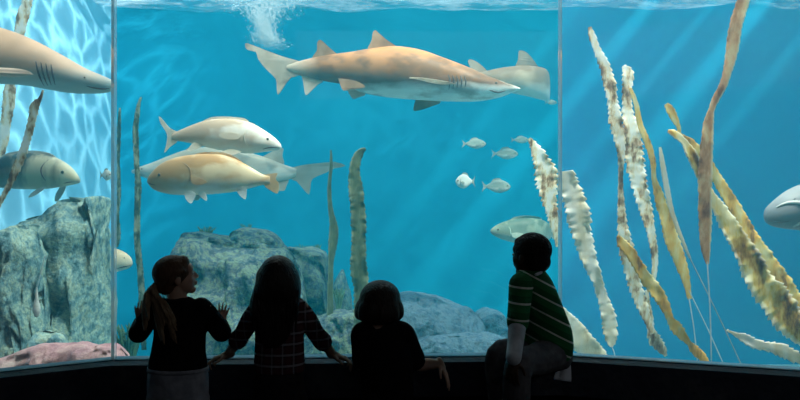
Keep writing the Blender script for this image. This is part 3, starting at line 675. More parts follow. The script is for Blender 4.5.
# little plants on the rocks
M_tuft = mottled('dark green seaweed', [(.3, (.06, .12, .05)), (.7, (.2, .32, .14))], 10, 4, .6, transl=.3)
def tuft(label, px, py, d, h, n, seed, spread=1.0):
    rnd = random.Random(seed); bm = bmesh.new()
    for i in range(n):
        a = rnd.uniform(0, 2 * PI); ln = h * rnd.uniform(.5, 1); out = h * rnd.uniform(.15, .6) * spread
        b0 = Vector((math.cos(a), math.sin(a) * .5, 0)) * h * .22 * spread * rnd.random()
        tip = b0 + Vector((math.cos(a) * out, math.sin(a) * out * .5, ln)); mid = (b0 + tip) / 2 + Vector((0, 0, ln * .12))
        tube(bm, [b0 - Vector((0, 0, .05)), mid, tip], [h * .045, h * .05, h * .012], 6, 3)
        for j in range(3):
            q = b0.lerp(tip, .35 + .2 * j); s = Vector((rnd.uniform(-1, 1), rnd.uniform(-.4, .4), rnd.uniform(.2, .8))) * h * .24
            tube(bm, [q, q + s], [h * .04, h * .01], 5, 2)
    o = mesh_obj('seaweed_tuft', bm, M_tuft, None, True, W(px, py, d))
    return tag(o, label, 'seaweed', 'seaweed tufts on the rocks')
tuft('seaweed tuft at the left top of the broad craggy rock', 206, 237, 6.35, .10, 14, 1, 1.3)
tuft('seaweed tuft on the crown of the rounded boulder', 247, 230, 6.5, .06, 10, 2, 2)
tuft('tall bushy seaweed tuft on the sloping rock shoulder', 316, 254, 6.9, .10, 16, 3, 1.0)
tuft('seaweed tuft on the back of the sloping rock shoulder, above the long haired girl', 303, 250, 6.9, .06, 12, 4, 2)
tuft('seaweed tuft in the dark gap right of the slim olive kelp', 338, 306, 7.2, .20, 14, 5, .7)
tuft('dark seaweed tuft growing beside the left seam, low by the girl with the ponytail', 128, 352, 5.6, .26, 16, 6, .9)

# line with a float hanging by the left rock
ln = thing('weighted_line', 'thin line with a pale drop shaped weight hanging before the left rock', 'line', W(38, 312, 3.95))
bm = bmesh.new(); tube(bm, [W(45, 256, 3.95) - ln.location, W(40, 276, 3.95) - ln.location, W(36.5, 290, 3.95) - ln.location], [.0022] * 3, 6, 3)
mesh_obj('cord', bm, K_cord, ln)
bm = bmesh.new(); tube(bm, [W(36.6, 288, 3.95) - ln.location, W(36.6, 299, 3.95) - ln.location, W(36.6, 309, 3.95) - ln.location, W(36.8, 315, 3.95) - ln.location], [.004, .010, .021, .014], 14, 5)
mesh_obj('weight', bm, mottled('pale weight', [(.3, (.4, .45, .42)), (.7, (.82, .84, .78))], 20, 3, .5), ln)

# plume of air bubbles below the surface
def bubbles():
    bm = bmesh.new(); rnd = random.Random(5)
    base = bmesh.new(); bmesh.ops.create_icosphere(base, subdivisions=1, radius=1)
    bv = [v.co.copy() for v in base.verts]; bf = [[v.index for v in f.verts] for f in base.faces]; base.free()
    org = W(272, 20, 6.9); V = []; Fc = []
    for i in range(15000):
        t = rnd.random() ** .8                           # 0 top .. 1 bottom
        py = -40 + 84 * t
        hw = 48 * (1 - t) ** 1.1 + 13 if t < .55 else 22 * (1 - t) + 8 + 6 * math.sin(t * 14)
        cx = 272 - 6 * t + 4 * math.sin(t * 7)
        px = cx + rnd.gauss(0, .56) * hw
        c = W(px, py, 6.9) - org; c.y += rnd.gauss(0, .14)
        r = .0022 + .0065 * rnd.random() ** 3
        k = len(V)
        V += [c + b * r for b in bv]; Fc += [[k + j for j in f] for f in bf]
    me = bpy.data.meshes.new('bubble_plume'); me.from_pydata(V, [], Fc)
    for p in me.polygons: p.use_smooth = True
    m, nt, out = nodes_of('air bubbles')
    b = N(nt, 'ShaderNodeBsdfPrincipled', Roughness=.3); b.inputs['Base Color'].default_value = (.92, .96, .97, 1)
    tr = N(nt, 'ShaderNodeBsdfTransparent'); mx = N(nt, 'ShaderNodeMixShader', Fac=.24)
    nt.links.new(tr.outputs[0], mx.inputs[1]); nt.links.new(b.outputs[0], mx.inputs[2]); nt.links.new(mx.outputs[0], out.inputs[0])
    me.materials.append(m)
    o = bpy.data.objects.new('bubble_plume', me); COL.objects.link(o); o.location = org
    tag(o, 'white plume of fine air bubbles under the water surface', 'bubbles', None, 'stuff')
bubbles()
# ================================================================== children
def fuse(name, bm, mat, parent, voxel=.0045, smooth=6, factor=.5):
    """overlapping closed shapes -> one continuous skin"""
    org = parent.location
    me = bpy.data.meshes.new('tmp'); bm.to_mesh(me); bm.free()
    o = bpy.data.objects.new('tmp', me); COL.objects.link(o)
    r = o.modifiers.new('r', 'REMESH'); r.mode = 'VOXEL'; r.voxel_size = voxel
    s = o.modifiers.new('s', 'SMOOTH'); s.iterations = smooth; s.factor = factor
    bpy.context.view_layer.update()
    dg = bpy.context.evaluated_depsgraph_get()
    m2 = bpy.data.meshes.new_from_object(o.evaluated_get(dg))
    bpy.data.objects.remove(o); bpy.data.meshes.remove(me)
    m2.name = name
    for v in m2.vertices: v.co -= org
    m2.materials.clear(); m2.materials.append(mat)
    for p in m2.polygons: p.use_smooth = True
    ob = bpy.data.objects.new(name, m2); COL.objects.link(ob); ob.parent = parent
    return ob

class Head:
    def __init__(self, c, h, yaw, pitch=0, roll=0):
        self.M = Matrix.Translation(c) @ Matrix.Rotation(math.radians(yaw), 4, 'Z') @ Matrix.Rotation(math.radians(pitch), 4, 'X') @ Matrix.Rotation(math.radians(roll), 4, 'Y') @ Matrix.Scale(h, 4)
        self.h = h
    def p(self, x, y, z): return self.M @ Vector((x, y, z))
    def ball(self, bm, c, r, seg=20, rings=14):
        bmesh.ops.create_uvsphere(bm, u_segments=seg, v_segments=rings, radius=1, matrix=self.M @ Matrix.Translation(c) @ Matrix.Diagonal((*r, 1)))
    def tube(self, bm, pts, rad, seg=10): tube(bm, [self.p(*q) for q in pts], [r * self.h for r in rad], seg, 4)
    def skin(self, bm):
        self.ball(bm, (0, -.05, .11), (.355, .43, .385)); self.ball(bm, (0, .14, -.13), (.275, .265, .34))
        self.ball(bm, (0, .27, -.40), (.12, .11, .085)); self.ball(bm, (0, .30, .13), (.24, .12, .15))
        self.ball(bm, (.15, .26, -.13), (.11, .10, .10)); self.ball(bm, (-.15, .26, -.13), (.11, .10, .10))
        self.tube(bm, [(0, .375, .06), (0, .425, -.04), (0, .455, -.11)], [.035, .042, .055])
        self.ball(bm, (.045, .415, -.13), (.035, .04, .03)); self.ball(bm, (-.045, .415, -.13), (.035, .04, .03))
        self.ball(bm, (0, .405, -.225), (.105, .045, .028)); self.ball(bm, (0, .395, -.275), (.09, .045, .034))
        for s in (-1, 1):
            self.ball(bm, (s * .355, -.03, -.05), (.035, .085, .125)); self.ball(bm, (s * .375, -.05, -.01), (.03, .07, .08))
        self.tube(bm, [(0, -.06, -.2), (0, -.09, -.45), (0, -.10, -.68)], [.235, .225, .26], 16)
    def eyes(self, root):
        for s in (-1, 1):
            bm = bmesh.new(); self.ball(bm, Vector((s * .135, .365, -.005)), (.052, .04, .036), 12, 8)
            bm.transform(Matrix.Translation(-root.location)); e = mesh_obj('eye', bm, M_sclera, root)
            bm = bmesh.new(); self.ball(bm, Vector((s * .135, .397, -.005)), (.024, .014, .026), 10, 6)
            bm.transform(Matrix.Translation(-root.location)); mesh_obj('iris', bm, M_iris, e)

def hand(bm, wrist, fwd, back, L=.12, thumb=1, curl=(.35, .45, .4), spread=.16, fan=None):
    """palm, four unequal bent fingers and a thumb; back = normal of the back of the hand"""
    f = Vector(fwd).normalized(); n = Vector(back); n = (n - f * n.dot(f)).normalized(); t = f.cross(n) * thumb
    R = Matrix((t, f, n)).transposed().to_4x4()
    bmesh.ops.create_uvsphere(bm, u_segments=18, v_segments=12, radius=1, matrix=Matrix.Translation(wrist + f * L * .27) @ R @ Matrix.Diagonal((L * .205, L * .30, L * .095, 1)))
    ball(bm, wrist + f * L * .45 - t * 0, L * .10); tube(bm, [wrist - f * L * .12, wrist + f * L * .15], [L * .145, L * .14], 12)
    for k, (off, ln, bl) in enumerate(((.155, .44, .47), (.052, .50, .50), (-.052, .46, .48), (-.150, .36, .43))):
        base = wrist + f * L * (bl - .10) + t * L * off
        d = (f + t * (1.5 - k) * spread).normalized(); p = [base, base + d * L * .12]; dd = d
        for sgm, c in zip((.42, .32, .26), curl):
            c2 = c * (1 + .12 * k)
            ax = t; dd = Matrix.Rotation(-c2 * (1), 3, f.cross(n)) @ dd
            p.append(p[-1] + dd * L * ln * sgm)
        tube(bm, p, [L * .052, L * .054, L * .050, L * .046, L * .038], 8, 3)
    b = wrist + f * L * .12 + t * L * .14 - n * L * .03
    d1 = (f * .62 + t * .75 - n * .25).normalized(); d2 = (f * .9 + t * .35 - n * .3).normalized()
    tube(bm, [b, b + d1 * L * .2, b + d1 * L * .2 + d2 * L * .15, b + d1 * L * .2 + d2 * L * .28], [L * .072, L * .062, L * .055, L * .042], 8, 3)

def sec(px, py, d, w, ry, yaw=0, dy=0):
    p = W(px, py, d); return (p.x, p.y + dy, p.z, w / 2 * d / F, ry, math.radians(yaw))
def inset(s, k): return [(a, b, c, rx - k, ry - k, yw) for a, b, c, rx, ry, yw in s]

def cloth(name, c1, c2, scale=30, bump=.25):
    return mottled(name, [(.35, c1), (.65, c2)], scale, 4, .85, bump, 14, spec=.1)
M_sclera = plain('eye white', (.75, .73, .7), .3); M_iris = plain('iris', (.05, .03, .02), .3)
M_skinA = mottled('fair skin', [(.3, (.50, .30, .21)), (.7, (.60, .38, .28))], 8, 3, .55)
M_skinB = mottled('olive skin', [(.3, (.36, .22, .14)), (.7, (.44, .28, .18))], 8, 3, .55)
M_skinD = mottled('dark brown skin', [(.3, (.055, .032, .022)), (.7, (.085, .05, .034))], 8, 3, .5)
M_hairR = mottled('reddish blond hair', [(.3, (.08, .04, .02)), (.6, (.14, .075, .04)), (.75, (.22, .13, .07))], 12, 5, .6, .3, 40, stretch=(4, 4, .6))
M_hairRL = mottled('blond hair ends', [(.3, (.14, .085, .045)), (.55, (.28, .19, .11)), (.75, (.44, .34, .22))], 12, 5, .5, .5, 40, stretch=(5, 5, .6))
M_hairK = mottled('black hair', [(.3, (.006, .005, .005)), (.7, (.016, .012, .010))], 12, 5, .5, .4, 40, stretch=(4, 4, .6))
M_hairB = mottled('dark brown hair', [(.3, (.010, .007, .005)), (.7, (.026, .016, .010))], 12, 5, .5, .4, 40, stretch=(4, 4, .6))
M_hairC = mottled('short black curly hair', [(.3, (.004, .004, .004)), (.7, (.012, .010, .009))], 60, 5, .8, 1, 90)
C_black = cloth('black sweater', (.005, .005, .006), (.010, .010, .012)); C_tee = cloth('black T-shirt', (.005, .005, .006), (.009, .009, .011))
C_jean = cloth('grey denim', (.26, .28, .33), (.42, .44, .50), 22); C_dark = cloth('dark trousers', (.012, .012, .016), (.024, .024, .03))
C_grey = cloth('charcoal trousers', (.075, .078, .085), (.14, .14, .15), 20); C_sleeve = cloth('grey undershirt', (.40, .44, .48), (.58, .62, .66), 26)
C_shoe = plain('dark shoe', (.02, .02, .022), .6); C_white = cloth('white cloth', (.55, .6, .68), (.75, .8, .86), 8)

def plaid():
    m, nt, out = nodes_of('plaid cotton'); tc = N(nt, 'ShaderNodeTexCoord'); sp = N(nt, 'ShaderNodeSeparateXYZ'); nt.links.new(tc.outputs['Object'], sp.inputs[0])
    def lines(axis, freq, w, ph=0):
        a = N(nt, 'ShaderNodeMath', operation='MULTIPLY_ADD'); a.inputs[1].default_value = freq; a.inputs[2].default_value = ph; nt.links.new(sp.outputs[axis], a.inputs[0])
        fr = N(nt, 'ShaderNodeMath', operation='FRACT'); nt.links.new(a.outputs[0], fr.inputs[0])
        lt = N(nt, 'ShaderNodeMath', operation='LESS_THAN'); lt.inputs[1].default_value = w; nt.links.new(fr.outputs[0], lt.inputs[0]); return lt
    col = None; cur = (.022, .020, .024, 1); last = None
    for axis, freq, w, ph, c, k in ((0, 24, .5, .1, (.09, .03, .035), .6), (2, 24, .5, .3, (.09, .035, .04), .6), (0, 24, .14, .45, (.30, .30, .34), .5), (2, 24, .2, .65, (.34, .34, .38), .6)):
        l = lines(axis, freq, w, ph); s = N(nt, 'ShaderNodeMath', operation='MULTIPLY'); s.inputs[1].default_value = k; nt.links.new(l.outputs[0], s.inputs[0])
        mx = N(nt, 'ShaderNodeMix', data_type='RGBA'); mx.inputs[6].default_value = cur; mx.inputs[7].default_value = (*c, 1); nt.links.new(s.outputs[0], mx.inputs[0])
        if last: nt.links.new(last.outputs[2], mx.inputs[6])
        last = mx
    b = N(nt, 'ShaderNodeBsdfPrincipled', Roughness=.9); b.inputs['Specular IOR Level'].default_value = .1
    nz = N(nt, 'ShaderNodeTexNoise', Scale=16, Detail=4); nt.links.new(tc.outputs['Object'], nz.inputs['Vector']); bp = N(nt, 'ShaderNodeBump', Strength=.5, Distance=.02); nt.links.new(nz.outputs['Fac'], bp.inputs['Height']); nt.links.new(bp.outputs[0], b.inputs['Normal'])
    nt.links.new(last.outputs[2], b.inputs['Base Color']); nt.links.new(b.outputs[0], out.inputs[0]); return m
C_plaid = plaid()
def striped(name, dirv, freq, ph=0):
    m, nt, out = nodes_of(name); tc = N(nt, 'ShaderNodeTexCoord'); d = N(nt, 'ShaderNodeVectorMath', operation='DOT_PRODUCT'); d.inputs[1].default_value = dirv; nt.links.new(tc.outputs['Object'], d.inputs[0])
    a = N(nt, 'ShaderNodeMath', operation='MULTIPLY_ADD'); a.inputs[1].default_value = freq; a.inputs[2].default_value = ph; nt.links.new(d.outputs['Value'], a.inputs[0])
    fr = N(nt, 'ShaderNodeMath', operation='FRACT'); nt.links.new(a.outputs[0], fr.inputs[0])
    r = ramp(nt, [(0, (.012, .10, .035)), (.40, (.012, .10, .035)), (.42, (.018, .16, .055)), (.86, (.018, .15, .05)), (.88, (.60, .66, .58)), (.985, (.60, .66, .58)), (1, (.012, .10, .035))], 'LINEAR'); nt.links.new(fr.outputs[0], r.inputs[0])
    b = N(nt, 'ShaderNodeBsdfPrincipled', Roughness=.85); b.inputs['Specular IOR Level'].default_value = .1
    nz = N(nt, 'ShaderNodeTexNoise', Scale=14, Detail=4); nt.links.new(tc.outputs['Object'], nz.inputs['Vector']); bp = N(nt, 'ShaderNodeBump', Strength=.6, Distance=.03); nt.links.new(nz.outputs['Fac'], bp.inputs['Height']); nt.links.new(bp.outputs[0], b.inputs['Normal'])
    nt.links.new(r.outputs[0], b.inputs['Base Color']); nt.links.new(b.outputs[0], out.inputs[0]); return m

def legs(bmB, bmT, bmS, hips, dep, zk, spread, r=(.062, .045, .034), foot=.17, yaw=0):
    for s, hp in zip((-1, 1), hips):
        k = Vector((hp.x + s * spread * .3, dep, zk)); a = Vector((hp.x + s * spread * .5, dep - .01, .055))
        tube(bmB, [hp, hp.lerp(k, .5), k, k.lerp(a, .4), a], [r[0], r[0] * .88, r[1], r[1] * .98, r[2] * .85], 14)
        tube(bmT, [hp, hp.lerp(k, .5), k, k.lerp(a, .5), a + Vector((0, 0, .02))], [r[0] + .012, r[0] * .9 + .012, r[1] + .014, r[1] + .012, r[2] + .014], 14)
        fd = Matrix.Rotation(yaw, 3, 'Z') @ Vector((s * .15, 1, 0)).normalized()
        tube(bmB, [a - fd * .02 + Vector((0, 0, -.015)), a + fd * foot * .5 + Vector((0, 0, -.03))], [.024, .02], 10)
        tube(bmS, [a - fd * .03 + Vector((0, 0, -.018)), a + fd * foot * .25 + Vector((0, 0, -.012)), a + fd * foot * .68 + Vector((0, 0, -.026))], [.037, .038, .029], 12)

def person(name, label, loc): return thing('person', label, 'person', loc, 'children at the aquarium window')

# ---------------- girl with the ponytail
dg = 2.86
G = person('person', 'girl with long light ponytail, black sweater and grey jeans, hands on the glass', (W(178, 300, dg).x, dg, 0))
hd = Head(W(176.5, 276.5, dg), .168, -66, 12)
bB, bT, bP, bS = bmesh.new(), bmesh.new(), bmesh.new(), bmesh.new()
hd.skin(bB)
ts = [sec(179, 297, dg, 22, .036), sec(180, 302, dg, 38, .048), sec(180.5, 307, dg, 50, .058), sec(180.5, 318, dg, 54, .066), sec(180, 334, dg, 52, .068), sec(178.5, 350, dg, 54, .072), sec(178, 362, dg, 58, .080), sec(178, 370, dg, 59, .080)]
hs = [sec(178, 352, dg, 52, .068), sec(178, 366, dg, 58, .078), sec(178, 382, dg, 61, .084), sec(178, 398, dg, 60, .080), sec(178, 410, dg, 54, .070)]
loft(bB, inset(ts, .008)); loft(bT, ts); loft(bB, inset(hs, .010)); loft(bP, hs)
for s, sh, el, wr in ((-1, W(157, 308, dg), W(138.5, 333.5, dg + .06), W(140, 322, dg + .20)), (1, W(204, 308, dg), W(221.5, 332.5, dg + .06), W(221.5, 324, dg + .20))):
    tube(bB, [sh, sh.lerp(el, .5), el, el.lerp(wr, .5), wr], [.034, .031, .028, .025, .018], 12)
    tube(bT, [sh - Vector((s * .012, 0, 0)), sh.lerp(el, .5), el, el.lerp(wr, .5), wr - (wr - el).normalized() * .004], [.044, .041, .040, .035, .028], 14)
    hand(bB, wr, (s * .10, .16, 1), (0, -1, .16), .092, -s, (.12, .15, .15), .13)
legs(bB, bP, bS, (W(165, 398, dg), W(191, 398, dg)), dg, .33, .03)
fuse('body', bB, M_skinA, G, .0034, 4); fuse('sweater', bT, C_black, G); jn = fuse('jeans', bP, C_jean, G); fuse('shoes', bS, C_shoe, G)
b = bmesh.new()                                               # waistband and back seam
loft(b, [sec(178, 366.6, dg, 60.6, .0815), sec(178, 370.4, dg, 61.4, .083)], 40, 2); 
mesh_obj('waistband', b, C_jean, G).data.transform(Matrix.Translation(-G.location))
b = bmesh.new()
hd.ball(b, Vector((0, -.085, .135)), (.395, .455, .405), 28, 20); hd.ball(b, Vector((0, -.26, -.10)), (.31, .28, .28)); hd.ball(b, Vector((0, .20, .30)), (.27, .17, .17))
for s in (-1, 1): hd.tube(b, [(s * .33, .16, .14), (s * .37, -.02, .10), (s * .33, -.22, -.06), (s * .18, -.42, -.16)], [.05, .07, .08, .07])
fuse('hair', b, M_hairR, G, .004, 5)
tie = hd.p(0, -.50, -.12)
b = bmesh.new(); tube(b, [tie + Vector((.012, 0, .012)), tie - Vector((.012, 0, .012))], [.019, .019], 12); b.transform(Matrix.Translation(-G.location)); mesh_obj('hair_tie', b, C_black, G)
b = bmesh.new(); rnd = random.Random(4)
for i in range(34):
    u = rnd.uniform(-1, 1); v = rnd.uniform(-1, 1); ln = rnd.uniform(.55, 1)
    p0 = tie + Vector((rnd.uniform(-.012, .012), rnd.uniform(-.02, .01), rnd.uniform(-.012, .012)))
    ex = W(165 + 12 * u - 10 * (u < -.5), 288 + 58 * ln - 10 * (u < -.5), dg - .10 + .02 * v)
    p1 = p0 + Vector((-.006 + .012 * u, -.026 + .01 * v, -.012 - .02 * abs(u)))
    p2 = p0.lerp(ex, .45) + Vector((-.006 + .012 * u, -.012, 0))
    tube(b, [p0, p1, p2, ex.lerp(p2, .3) , ex], [.008, .0095, .010, .0075, .002], 7, 4)
b.transform(Matrix.Translation(-G.location)); mesh_obj('ponytail', b, M_hairRL, G)
hd.eyes(G)

# ---------------- girl with long dark hair and plaid shirt
dg = 2.86
G = person('person', 'girl with long dark hair and plaid shirt, arms spread on the ledge', (W(279, 300, dg).x, dg, 0))
hd = Head(W(279, 279, dg), .178, -8, -4)
bB, bT, bP, bS, bL = bmesh.new(), bmesh.new(), bmesh.new(), bmesh.new(), bmesh.new()
hd.skin(bB)
ts = [sec(279, 299, dg, 22, .036), sec(279, 303, dg, 40, .046), sec(278.5, 308, dg, 50, .056), sec(279, 320, dg, 50, .064), sec(279.5, 338, dg, 49, .066), sec(279.5, 354, dg, 50, .072), sec(279.5, 365, dg, 51, .078), sec(279.5, 371, dg, 50, .077)]
hs = [sec(279, 354, dg, 45, .064), sec(279, 368, dg, 48, .072), sec(279, 384, dg, 50, .078), sec(279, 400, dg, 50, .076), sec(279, 412, dg, 46, .066)]
loft(bB, inset(ts, .008)); loft(bT, ts); loft(bB, inset(hs, .009)); loft(bP, hs)
for s, sh, el, wr in ((-1, W(257, 308, dg), W(245, 330, dg + .05), W(228, 354.5, dg + .15)), (1, W(300.5, 308, dg), W(315, 332, dg + .05), W(333, 354.5, dg + .15))):
    tube(bB, [sh, sh.lerp(el, .5), el, el.lerp(wr, .5), wr], [.034, .031, .027, .025, .017], 12)
    cuff = el.lerp(wr, .34)
    tube(bL, [sh - Vector((s * .012, 0, 0)), sh.lerp(el, .5), el, cuff], [.043, .040, .037, .036], 14)
    b = bmesh.new(); dd = (wr - el).normalized(); tube(b, [cuff - dd * .012, cuff + dd * .012], [.038, .040], 14); b.transform(Matrix.Translation(-G.location)); mesh_obj('cuff', b, C_plaid, G)
    hand(bB, wr, (s * 1, -.12, -.30), (0, .12, 1), .118, s, (.35, .6, .45), .12)
legs(bB, bP, bS, (W(268, 400, dg), W(291, 400, dg)), dg, .33, .03, (.056, .043, .034))
bm2 = bT
me = bpy.data.meshes.new('t'); bL.to_mesh(me); bL.free(); bT.from_mesh(me); bpy.data.meshes.remove(me)
fuse('body', bB, M_skinB, G, .0034, 4); fuse('shirt', bT, C_plaid, G); fuse('trousers', bP, C_dark, G); fuse('shoes', bS, C_shoe, G)
b = bmesh.new()
hd.ball(b, Vector((0, -.08, .12)), (.41, .46, .42), 28, 20)
loft(b, [sec(278, 264, dg, 30, .07, 0, -.01), sec(278, 272, dg, 41, .085, 0, -.01), sec(279, 282, dg, 45, .085, 0, -.02), sec(278, 292, dg, 48, .07, 0, -.035), sec(276.5, 301, dg, 49, .052, 0, -.045), sec(276, 312, dg, 45, .036, 0, -.06), sec(276, 325, dg, 38, .03, 0, -.066), sec(276, 336, dg, 28, .024, 0, -.07), sec(276, 343, dg, 14, .014, 0, -.072)])
fuse('hair', b, M_hairK, G, .0045, 5)
b = bmesh.new(); rnd = random.Random(8)
for i in range(26):
    u = rnd.uniform(-1, 1)
    p0 = W(278 + 22 * u, 290 + rnd.uniform(-4, 6), dg - .06); p2 = W(276.5 + 22 * u + rnd.uniform(-2, 2), 316 + rnd.uniform(-8, 16) + 12 * (1 - abs(u)), dg - .09)
    tube(b, [p0, p0.lerp(p2, .5) + Vector((.004 * u, -.012, 0)), p2], [.006, .008, .0015], 6, 4)
b.transform(Matrix.Translation(-G.location)); mesh_obj('hair_strands', b, M_hairK, G)
hd.eyes(G)

# ---------------- small boy in black T-shirt
dg = 2.85
G = person('person', 'short boy with bobbed dark hair in black T-shirt, forearm on the ledge', (W(384, 300, dg).x, dg, 0))
hd = Head(W(381.5, 304, dg), .172, -24, 0)
bB, bT, bP, bS = bmesh.new(), bmesh.new(), bmesh.new(), bmesh.new()
hd.skin(bB)
ts = [sec(381, 320, dg, 26, .04, -12), sec(381, 324, dg, 38, .05, -12), sec(382, 329, dg, 45, .06, -12), sec(384, 340, dg, 49, .066, -12), sec(386, 356, dg, 52, .072, -12), sec(387, 372, dg, 53, .078, -12), sec(387, 388, dg, 54, .08, -12), sec(387, 398, dg, 53, .08, -12)]
hs = [sec(387, 378, dg, 48, .068), sec(387, 392, dg, 52, .078), sec(387, 408, dg, 52, .076), sec(387, 424, dg, 48, .068)]
loft(bB, inset(ts, .008)); loft(bT, ts); loft(bB, inset(hs, .009)); loft(bP, hs)
sh, el, wr = W(402.5, 332, dg), W(417, 364, dg + .07), W(440.5, 364, dg + .10)
tube(bB, [sh, sh.lerp(el, .5), el, el.lerp(wr, .5), wr], [.034, .031, .027, .024, .0165], 12)
tube(bT, [sh - Vector((.012, 0, 0)), sh.lerp(el, .1), sh.lerp(el, .45), sh.lerp(el, .86)], [.047, .048, .045, .044], 14)
hand(bB, wr, (.42, -.30, -.85), (.85, -.10, .40), .112, 1, (.10, .15, .15), .20)
sh, el, wr = W(362, 332, dg), W(362, 364, dg + .05), W(372, 361, dg + .18)
tube(bB, [sh, sh.lerp(el, .5), el, el.lerp(wr, .5), wr], [.034, .031, .027, .024, .0165], 12)
tube(bT, [sh + Vector((.010, 0, 0)), sh.lerp(el, .1), sh.lerp(el, .45), sh.lerp(el, .84)], [.046, .047, .044, .042], 14)
hand(bB, wr, (.6, .5, -.05), (0, 0, 1), .112, -1, (.1, .15, .15), .15)
legs(bB, bP, bS, (W(376, 412, dg), W(399, 412, dg)), dg, .30, .03, (.058, .044, .034))
fuse('body', bB, M_skinA, G, .0034, 4); fuse('T-shirt', bT, C_tee, G).name = 't_shirt'; fuse('trousers', bP, C_dark, G); fuse('shoes', bS, C_shoe, G)
b = bmesh.new()
hd.ball(b, Vector((0, -.08, .13)), (.475, .51, .44), 28, 20); hd.ball(b, Vector((0, -.16, -.16)), (.47, .40, .30)); hd.ball(b, Vector((0, .24, .30)), (.30, .20, .16))
for i in range(40):
    a = 2 * PI * i / 40 + .1; rr = random.Random(i).uniform(.9, 1.04)
    if abs((a % (2 * PI)) - PI / 2) < .7: continue
    x, y = math.cos(a), math.sin(a)
    hd.tube(b, [(x * .36, y * .36 - .1, .2), (x * .47 * rr, y * .47 * rr - .12, -.05), (x * .48 * rr, y * .46 * rr - .13, -.26), (x * .40 * rr, y * .38 * rr - .13, -.42 + .08 * rr)], [.07, .08, .075, .02], 8)
fuse('hair', b, M_hairB, G, .0045, 4)
hd.eyes(G)

# ---------------- boy sitting on the ledge
dg = 2.94
G = person('person', 'boy in green striped shirt sitting sideways on the ledge', (W(546, 300, dg).x, dg, 0))
hd = Head(W(530, 255.5, dg + .02), .178, 42, 2)
bB, bT, bP, bS, bSl, bU = [bmesh.new() for _ in range(6)]
hd.skin(bB)
ts = [sec(531, 270, dg, 26, .05), sec(532, 276, dg, 34, .085), sec(533, 283, dg, 40, .105), sec(536, 296, dg, 45, .108), sec(540, 312, dg, 50, .10), sec(545, 328, dg, 52, .10), sec(549, 342, dg, 48, .105), sec(551, 353, dg, 42, .106), sec(552, 358, dg, 36, .10)]
hs = [sec(547, 338, dg, 44, .09), sec(549, 350, dg, 46, .10), sec(550, 359, dg, 44, .10), sec(550, 366, dg, 36, .09)]
loft(bB, inset(ts, .009)); loft(bT, ts); loft(bB, inset(hs, .009)); loft(bP, hs)
# near (left) arm straight down, hand on the knee
sh, el, wr = W(521, 286, 2.85), W(517.5, 325, 2.74), W(513.5, 359, 2.635)
tube(bB, [sh, sh.lerp(el, .5), el, el.lerp(wr, .5), wr], [.036, .033, .028, .025, .018], 12)
tube(bSl, [sh + Vector((.006, .02, .004)), sh, sh.lerp(el, .4), sh.lerp(el, .95)], [.048, .050, .046, .043], 14)
tube(bU, [sh.lerp(el, .8), el.lerp(wr, .2), el.lerp(wr, .6), wr + Vector((0, 0, .004))], [.035, .034, .031, .030], 14)
hand(bB, wr, (-.10, -.05, -1), (-.45, -.9, .1), .112, -1, (.25, .35, .35), .08)
# far arm reaching to the far knee
sh, el, wr = W(524, 287, 3.02), W(524, 326, 3.03), W(512, 350, 2.93)
tube(bB, [sh, sh.lerp(el, .5), el, el.lerp(wr, .5), wr], [.036, .033, .028, .025, .018], 12)
tube(bT, [sh, sh.lerp(el, .45), sh.lerp(el, .9)], [.044, .042, .041], 14)
bU2 = bmesh.new(); tube(bU2, [sh.lerp(el, .8), el.lerp(wr, .2), el.lerp(wr, .6), wr], [.035, .034, .031, .030], 14)
hand(bB, wr, (-.5, -.3, -.6), (-.4, -.3, .8), .112, 1, (.3, .4, .4), .08)
for hp, kn, an in ((W(551, 354, 2.90), W(518.5, 368, 2.70), Vector((W(515, 400, 2.74).x, 2.74, .36))), (W(547, 354, 3.00), W(499, 356, 2.90), Vector((W(503, 400, 2.88).x, 2.90, .40)))):
    tube(bB, [hp, hp.lerp(kn, .5), kn, kn.lerp(an, .4), an], [.060, .055, .045, .043, .030], 14)
    tube(bP, [hp, hp.lerp(kn, .5), kn, kn.lerp(an, .5), an + Vector((0, 0, .03))], [.074, .066, .055, .052, .047], 16)
    fd = Vector((-.8, -.3, -.2)).normalized()
    tube(bB, [an, an + fd * .09 + Vector((0, 0, -.03))], [.026, .02], 10)
    tube(bS, [an - fd * .03 + Vector((0, 0, -.015)), an + fd * .05 + Vector((0, 0, -.02)), an + fd * .13 + Vector((0, 0, -.03))], [.037, .038, .029], 12)
fuse('body', bB, M_skinD, G, .0034, 4); fuse('shirt', bT, striped('green striped cotton', (.50, 0, .95), 17, .2), G)
fuse('sleeve', bSl, striped('green striped sleeve', (.10, 0, 1), 17, .55), G); fuse('undershirt_sleeve', bU, C_sleeve, G); fuse('undershirt_sleeve', bU2, C_sleeve, G); fuse('trousers', bP, C_grey, G); fuse('shoes', bS, C_shoe, G)
b = bmesh.new(); p = hd.p(0, -.1, -.62)
tube(b, [W(536, 274.5, 2.86), W(541, 273, 2.90), W(544.5, 271.5, 2.97)], [.006, .0075, .006], 8, 5); b.transform(Matrix.Translation(-G.location)); mesh_obj('collar', b, C_white, G)
b = bmesh.new()
hd.ball(b, Vector((0, -.075, .15)), (.41, .47, .40), 28, 20); hd.ball(b, Vector((0, -.22, -.12)), (.34, .29, .27)); hd.ball(b, Vector((0, .22, .30)), (.26, .16, .14))
fuse('hair', b, M_hairC, G, .0045, 4)
hd.eyes(G)

